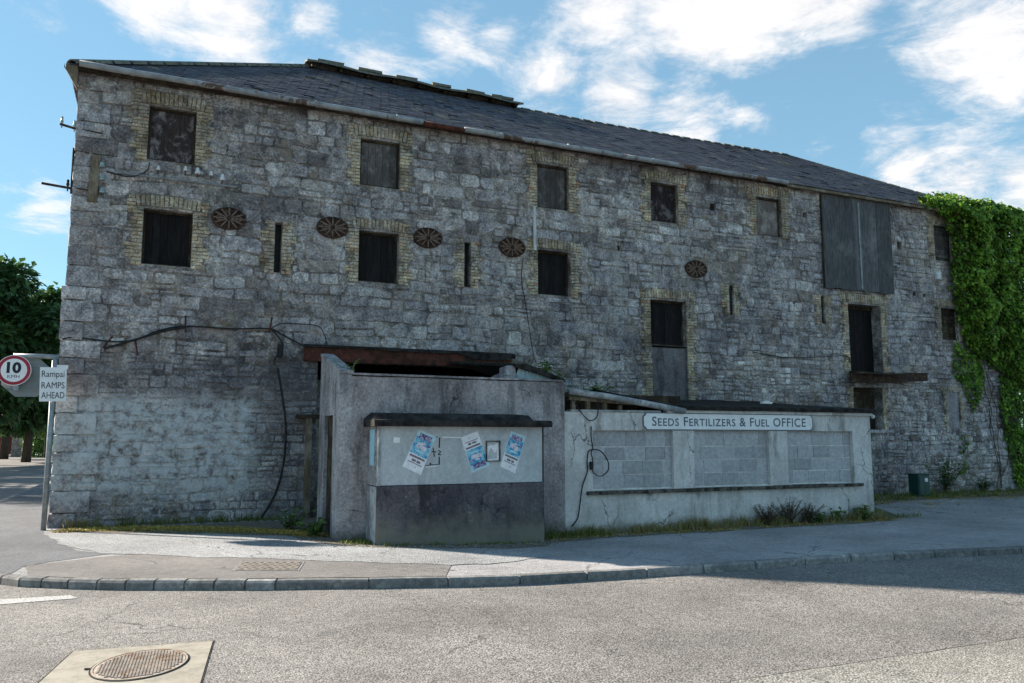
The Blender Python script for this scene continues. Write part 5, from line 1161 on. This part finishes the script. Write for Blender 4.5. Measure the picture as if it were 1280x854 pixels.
# stone pier, low wall and red gate across the side road
f_ = far(23, 74); pier = thing('stone_pier', f_, 'grey stone gate pier beside the red gate', 'pier')
m = MB(); m.tone = .4; m.box(f_.x - .45, f_.x + .45, f_.y - .45, f_.y + .45, -.3, 1.75, .02); m.build('shaft', 'stone', pier); m = MB(); m.box(f_.x - .55, f_.x + .55, f_.y - .55, f_.y + .55, 1.755, 1.92, .02); m.build('cap', 'stone', pier)
f2 = far(5, 74); gate = thing('red_gate', f2, 'dull red boarded gate hung on the stone pier', 'gate')
for i in range(9):
    m = MB(); x = f2.x - 1.0 + i * .2; m.box(x, x + .19, f2.y - .05, f2.y, .1, 2.55 + R.uniform(-.01, .01)); m.build('plank', 'red_paint', gate)
for z_ in (.5, 2.2): m = MB(); m.box(f2.x - 1.0, f2.x + .8, f2.y - .09, f2.y - .052, z_, z_ + .12); m.build('rail', 'red_paint', gate)
f3 = far(-40, 73); m = MB(); m.tone = .4; m.box(f3.x - 4.5, f3.x + 1.9, f3.y - .3, f3.y, -.3, .45, .02); lw_ = m.build('garden_wall', 'stone', None, org=f3, label='low grey stone boundary wall leading to the red gate', cat='wall')
m = MB(); m.quad((far(-60, 78).x, far(-60, 78).y, -.10), (far(30, 72).x, far(30, 72).y, -.10), (far(66, 92).x, far(66, 92).y, -.10), (far(-60, 95).x, far(-60, 95).y, -.10))
poly_sheet('far_footpath', 'path_dust', [tuple(far(32, 80))[:2], tuple(far(75, 80))[:2], tuple(far(85, 92))[:2], tuple(far(30, 92))[:2]], -.09, 2, .02)
# distant house
hc = far(70, 112); hs = thing('distant_house', hc, 'distant grey house glimpsed between the trees and the corner', 'house')
m = MB(); m.box(hc.x - 7, hc.x + 9, hc.y, hc.y + 8, -.3, 5.6); m.build('wall', 'house_wall', hs)
m = MB(); m.add([(hc.x - 7.4, hc.y - .4, 5.62), (hc.x + 9.4, hc.y - .4, 5.62), (hc.x + 9.4, hc.y + 4, 8.4), (hc.x - 7.4, hc.y + 4, 8.4), (hc.x - 7.4, hc.y + 8.4, 5.62), (hc.x + 9.4, hc.y + 8.4, 5.62)], [(0, 1, 2, 3), (3, 2, 5, 4), (0, 3, 4), (1, 5, 2), (0, 4, 5, 1)]); m.build('roof', 'slate', hs)
for i in range(6):
    for z_ in (.9, 3.5):
        x = hc.x - 6 + i * 2.4; m = MB(); m.box(x, x + 1.1, hc.y - .06, hc.y - .002, z_, z_ + 1.4); w_ = m.build('window', 'porcelain', hs); m = MB(); m.box(x + .1, x + 1.0, hc.y - .075, hc.y - .062, z_ + .1, z_ + 1.3); m.build('pane', 'window_glass', w_)
lp = far(57, 70); m = MB(); m.tube([lp - Vector((0, 0, .2)), lp + Vector((0, 0, 4.2))], [.06, .045], 8); m.tube([lp + Vector((0, 0, 4.2)), lp + Vector((.5, -.1, 4.3))], .03, 6); m.box(lp.x + .4, lp.x + .8, lp.y - .2, lp.y, 4.26, 4.36); m.build('street_lamp', 'rust_dark', None, org=lp, label='thin dark lamp post on the far kerb of the side road', cat='street lamp')
# grasses and weeds
def blades(m, x, y, h, n_, spread, tone=.5, lean=.35):
    for _ in range(n_):
        bx, by = x + R.gauss(0, spread), y + R.gauss(0, spread * .6)
        if by > -.05: by = -.05 - R.random() * .05
        z = gz(bx, by); hh = h * R.uniform(.4, 1.25); d = Vector((R.gauss(0, lean), R.gauss(-.05, lean), 1)).normalized(); w = R.uniform(.004, .009) * (1 + hh); s = Vector((R.gauss(0, 1), R.gauss(0, 1), 0)).normalized() * w; p = Vector((bx, by, z)); q = p + d * hh * .6; e = p + d * hh + Vector((d.x, d.y, -.25)) * hh * .35
        m.tone = min(1, max(0, R.gauss(tone, .18))); m.add([p - s, p + s, q + s * .7, q - s * .7, e], [(0, 1, 2, 3), (3, 2, 4)])
gm = MB()
for _ in range(75): blades(gm, .5 + 3.5 * R.random() ** .8, R.uniform(-.3, -.08), R.uniform(.06, .22) * (.4 + max(0, mnoise.noise((R.uniform(0, 9), 1, 1)) + .6)), 10, .06, .4)
for _ in range(60):
    t = R.random(); blades(gm, .3 + 3.6 * t, -.6 - 2.1 * t + R.uniform(-.2, .2), R.uniform(.03, .08), 10, .08, .6)
for _ in range(60): blades(gm, R.uniform(4.5, 4.95), R.uniform(-4.5, -4.0), R.uniform(.04, .09), 9, .06, .45)
for _ in range(45): blades(gm, R.uniform(4.9, 7.7), KY - R.uniform(.02, .15), R.uniform(.03, .08), 8, .06, .5)
for _ in range(80): blades(gm, R.uniform(7.8, 9.3), OY - R.uniform(.02, .4), R.uniform(.06, .2), 12, .07, .4)
for _ in range(230):
    x = R.uniform(9, 16.3); f_ = max(0, mnoise.noise((x * 1.1, 2, 2)) + .5); blades(gm, x, OY - R.uniform(.02, .3), R.uniform(.06, .14) + .2 * f_, int(3 + 13 * f_), .06, .78)
for _ in range(260): blades(gm, R.uniform(16.3, 28), -R.uniform(.05, 1.5), R.uniform(.06, .22), 13, .09, .32)
for _ in range(120): blades(gm, R.uniform(16.4, 17.6), R.uniform(-4.2, -1.2), R.uniform(.04, .12), 12, .1, .4)
for _ in range(8): blades(gm, .55 + R.gauss(0, .1), -.25, .22, 18, .04, .85)
gm.build('grass', 'grass_leaf', None, kind='stuff', label='rough grass tufts along the foot of the walls', cat='grass')
ms = MB()
def moss(x, y, n_, sp):
    for _ in range(n_):
        a, b = x + R.gauss(0, sp), y + R.gauss(0, sp * .5)
        if b > -.03: continue
        p = Vector((a, b, gz(a, b) + .006)); leaf(ms, p, Vector((R.gauss(0, 1), R.gauss(0, 1), .5)), Vector((0, 0, 1)), R.uniform(.02, .045), .03, R.gauss(.55, .25))
for _ in range(620):
    t = R.random(); moss(.25 + 4.0 * t, -.35 - 2.4 * t * t - R.uniform(-.1, .55), 22, .11)
for _ in range(120): moss(R.uniform(8, 16.5), OY - R.uniform(.1, .6), 16, .1)
for _ in range(260): moss(R.uniform(16.3, 27), -R.uniform(.5, 1.9) - (1.6 * R.random() if R.random() < .3 else 0), 18, .14)
ms.build('moss', 'moss_leaf', None, kind='stuff', label='yellow-brown moss on the ground by the walls', cat='moss')
# gravel
pm = MB()
def peb(x, y, s):
    pm.tone = R.random(); z = gz(x, y); an = R.uniform(0, 6.28); c, q = math.cos(an), math.sin(an); a, b, h = s * R.uniform(.7, 1.3), s * R.uniform(.5, .9), s * R.uniform(.4, .7)
    vs = [(a, 0, 0), (0, b, 0), (-a, 0, 0), (0, -b, 0), (a * .4, b * .3, h), (-a * .4, -b * .2, h)]
    pm.add([(x + u * c - v * q, y + u * q + v * c, z + w) for u, v, w in vs], [(0, 1, 4), (1, 2, 5, 4), (2, 3, 5), (3, 0, 4, 5)])
for _ in range(2600):
    t = R.random()
    if t < .3: peb(R.uniform(.3, 4.4), -R.uniform(.1, .5), R.uniform(.012, .03))
    elif t < .5: peb(R.uniform(4.2, 8), KY - abs(R.gauss(0, .25)), R.uniform(.01, .026))
    elif t < .75: peb(R.uniform(7.9, 16.5), OY - abs(R.gauss(.2, .25)), R.uniform(.01, .026))
    elif t < .85: peb(R.uniform(2.2, 4.6), R.uniform(-4.6, -2.6), R.uniform(.01, .024))
    else: peb(R.uniform(16, 27), -R.uniform(.3, 4), R.uniform(.012, .03))
pm.build('gravel', 'pebble', None, kind='stuff', label='loose grey gravel scattered at the wall foot', cat='gravel')
def weed(name, loc, h, n_, sp, label, mat='weed_leaf', ls=.09, cat='weed', group=None, tone=.5, leaves=9):
    loc = Vector(loc); root = thing(name, loc, label, cat, group); lf = MB(); stm = MB()
    for _ in range(n_):
        d = Vector((R.gauss(0, sp), R.gauss(-.1, sp), 1)); hh = h * R.uniform(.5, 1.1); tip = loc + Vector((d.x * hh, d.y * hh, hh)); o = loc + Vector((R.gauss(0, .05), R.gauss(0, .03), -.02)); mid = o.lerp(tip, .5) + Vector((0, 0, hh * .08))
        stm.tone = R.random(); stm.tube([o, mid, tip], [.008, .006, .003], 5)
        for k in range(leaves):
            t = .2 + .8 * (k + R.random()) / leaves; p = o.lerp(mid, t * 2) if t < .5 else mid.lerp(tip, t * 2 - 1)
            dr = Vector((R.gauss(0, 1), R.gauss(0, 1), R.gauss(.1, .4))); leaf(lf, p, dr, Vector((0, 0, 1)) + rv() * .4, ls * R.uniform(.6, 1.3), ls * .55, R.gauss(tone, .2))
    stm.build('stems', 'dry_stem', root); lf.build('leaves', mat, root, kind='stuff')
p = pw(437, 463, SY + .1); weed('parapet_weed', (p.x, SY + .1, ST + .05), .24, 5, .5, 'small yellow-green weed sprouting on the shed parapet corner', tone=.8, ls=.07)
p = pw(678, 466, -3.0); weed('roof_shrub', (p.x, -2.9, 2.72), .42, 16, .6, 'green shrub growing on the shed roof above the blue sheet', ls=.12, leaves=12)
p = pw(738, 484, -3.2); weed('roof_shrub', (p.x, -3.3, 2.42), .26, 16, 1.0, 'low green shrub growing over the lifted office roof', ls=.11, leaves=12)
p = pw(715, 486, -3.4); weed('roof_shrub', (p.x, -3.55, 2.30), .28, 8, .5, 'thin green plant in the corner where shed and office meet', ls=.1)
p = pw(705, 476, SY + .1); weed('parapet_weed', (p.x - .08, SY + .2, ST + .02), .16, 6, .6, 'mossy tuft at the shed parapet end beside the office', tone=.3, ls=.06)
for px, lb in ((1078, 'leafy nettle at the office corner by the verge'), (1046, 'pale green weed under the last block panel'), (1022, 'small weed beside the dry bush')):
    p = pw(px, 650, OY - .2); weed('nettle', (p.x, OY - .22, -.14), .34 if px > 1060 else .26, 12 if px > 1060 else 6, .45, lb, tone=.6, ls=.12)
for px, lb, h in ((985, 'tall dry brown weed bush against the office base', .55), (958, 'dry brown weed clump under the middle panel', .4), (1008, 'dry brown stalks next to the nettles', .42)):
    p = pw(px, 640, OY - .15); weed('dry_bush', (p.x, OY - .17, -.14), h, 45, .45, lb, 'dry_stem', .05, 'weed', tone=.5, leaves=10)
p = gp(398, 664); weed('dock_weed', (4.15, -3.2, 0), .3, 9, .5, 'broad-leaved weed at the shed side doorway', ls=.14)
weed('dock_weed', (3.95, -2.0, 0), .36, 10, .5, 'leafy weeds beneath the brown door post', ls=.13)
for x, y, h, lb in ((18.0, -.5, .6, 'bushy weed between the office and the green cabinet'), (18.9, -.35, .5, 'weed clump just before the green cabinet'), (17.3, -.8, .55, 'leafy weeds behind the office corner')):
    weed('wall_weed', (x, y, 0), h, 20, .55, lb, ls=.13, leaves=12, tone=.35)
p = pw(1182, 618, -.3); weed('wall_weed', (p.x, -.3, 0), 1.15, 22, .28, 'tall climbing weed against the wall past the green cabinet', ls=.12, leaves=16, tone=.35)
weed('wall_weed', (p.x + 1.6, -.3, 0), .45, 16, .5, 'low weed tuft at the wall foot towards the ivy', ls=.11, tone=.35)
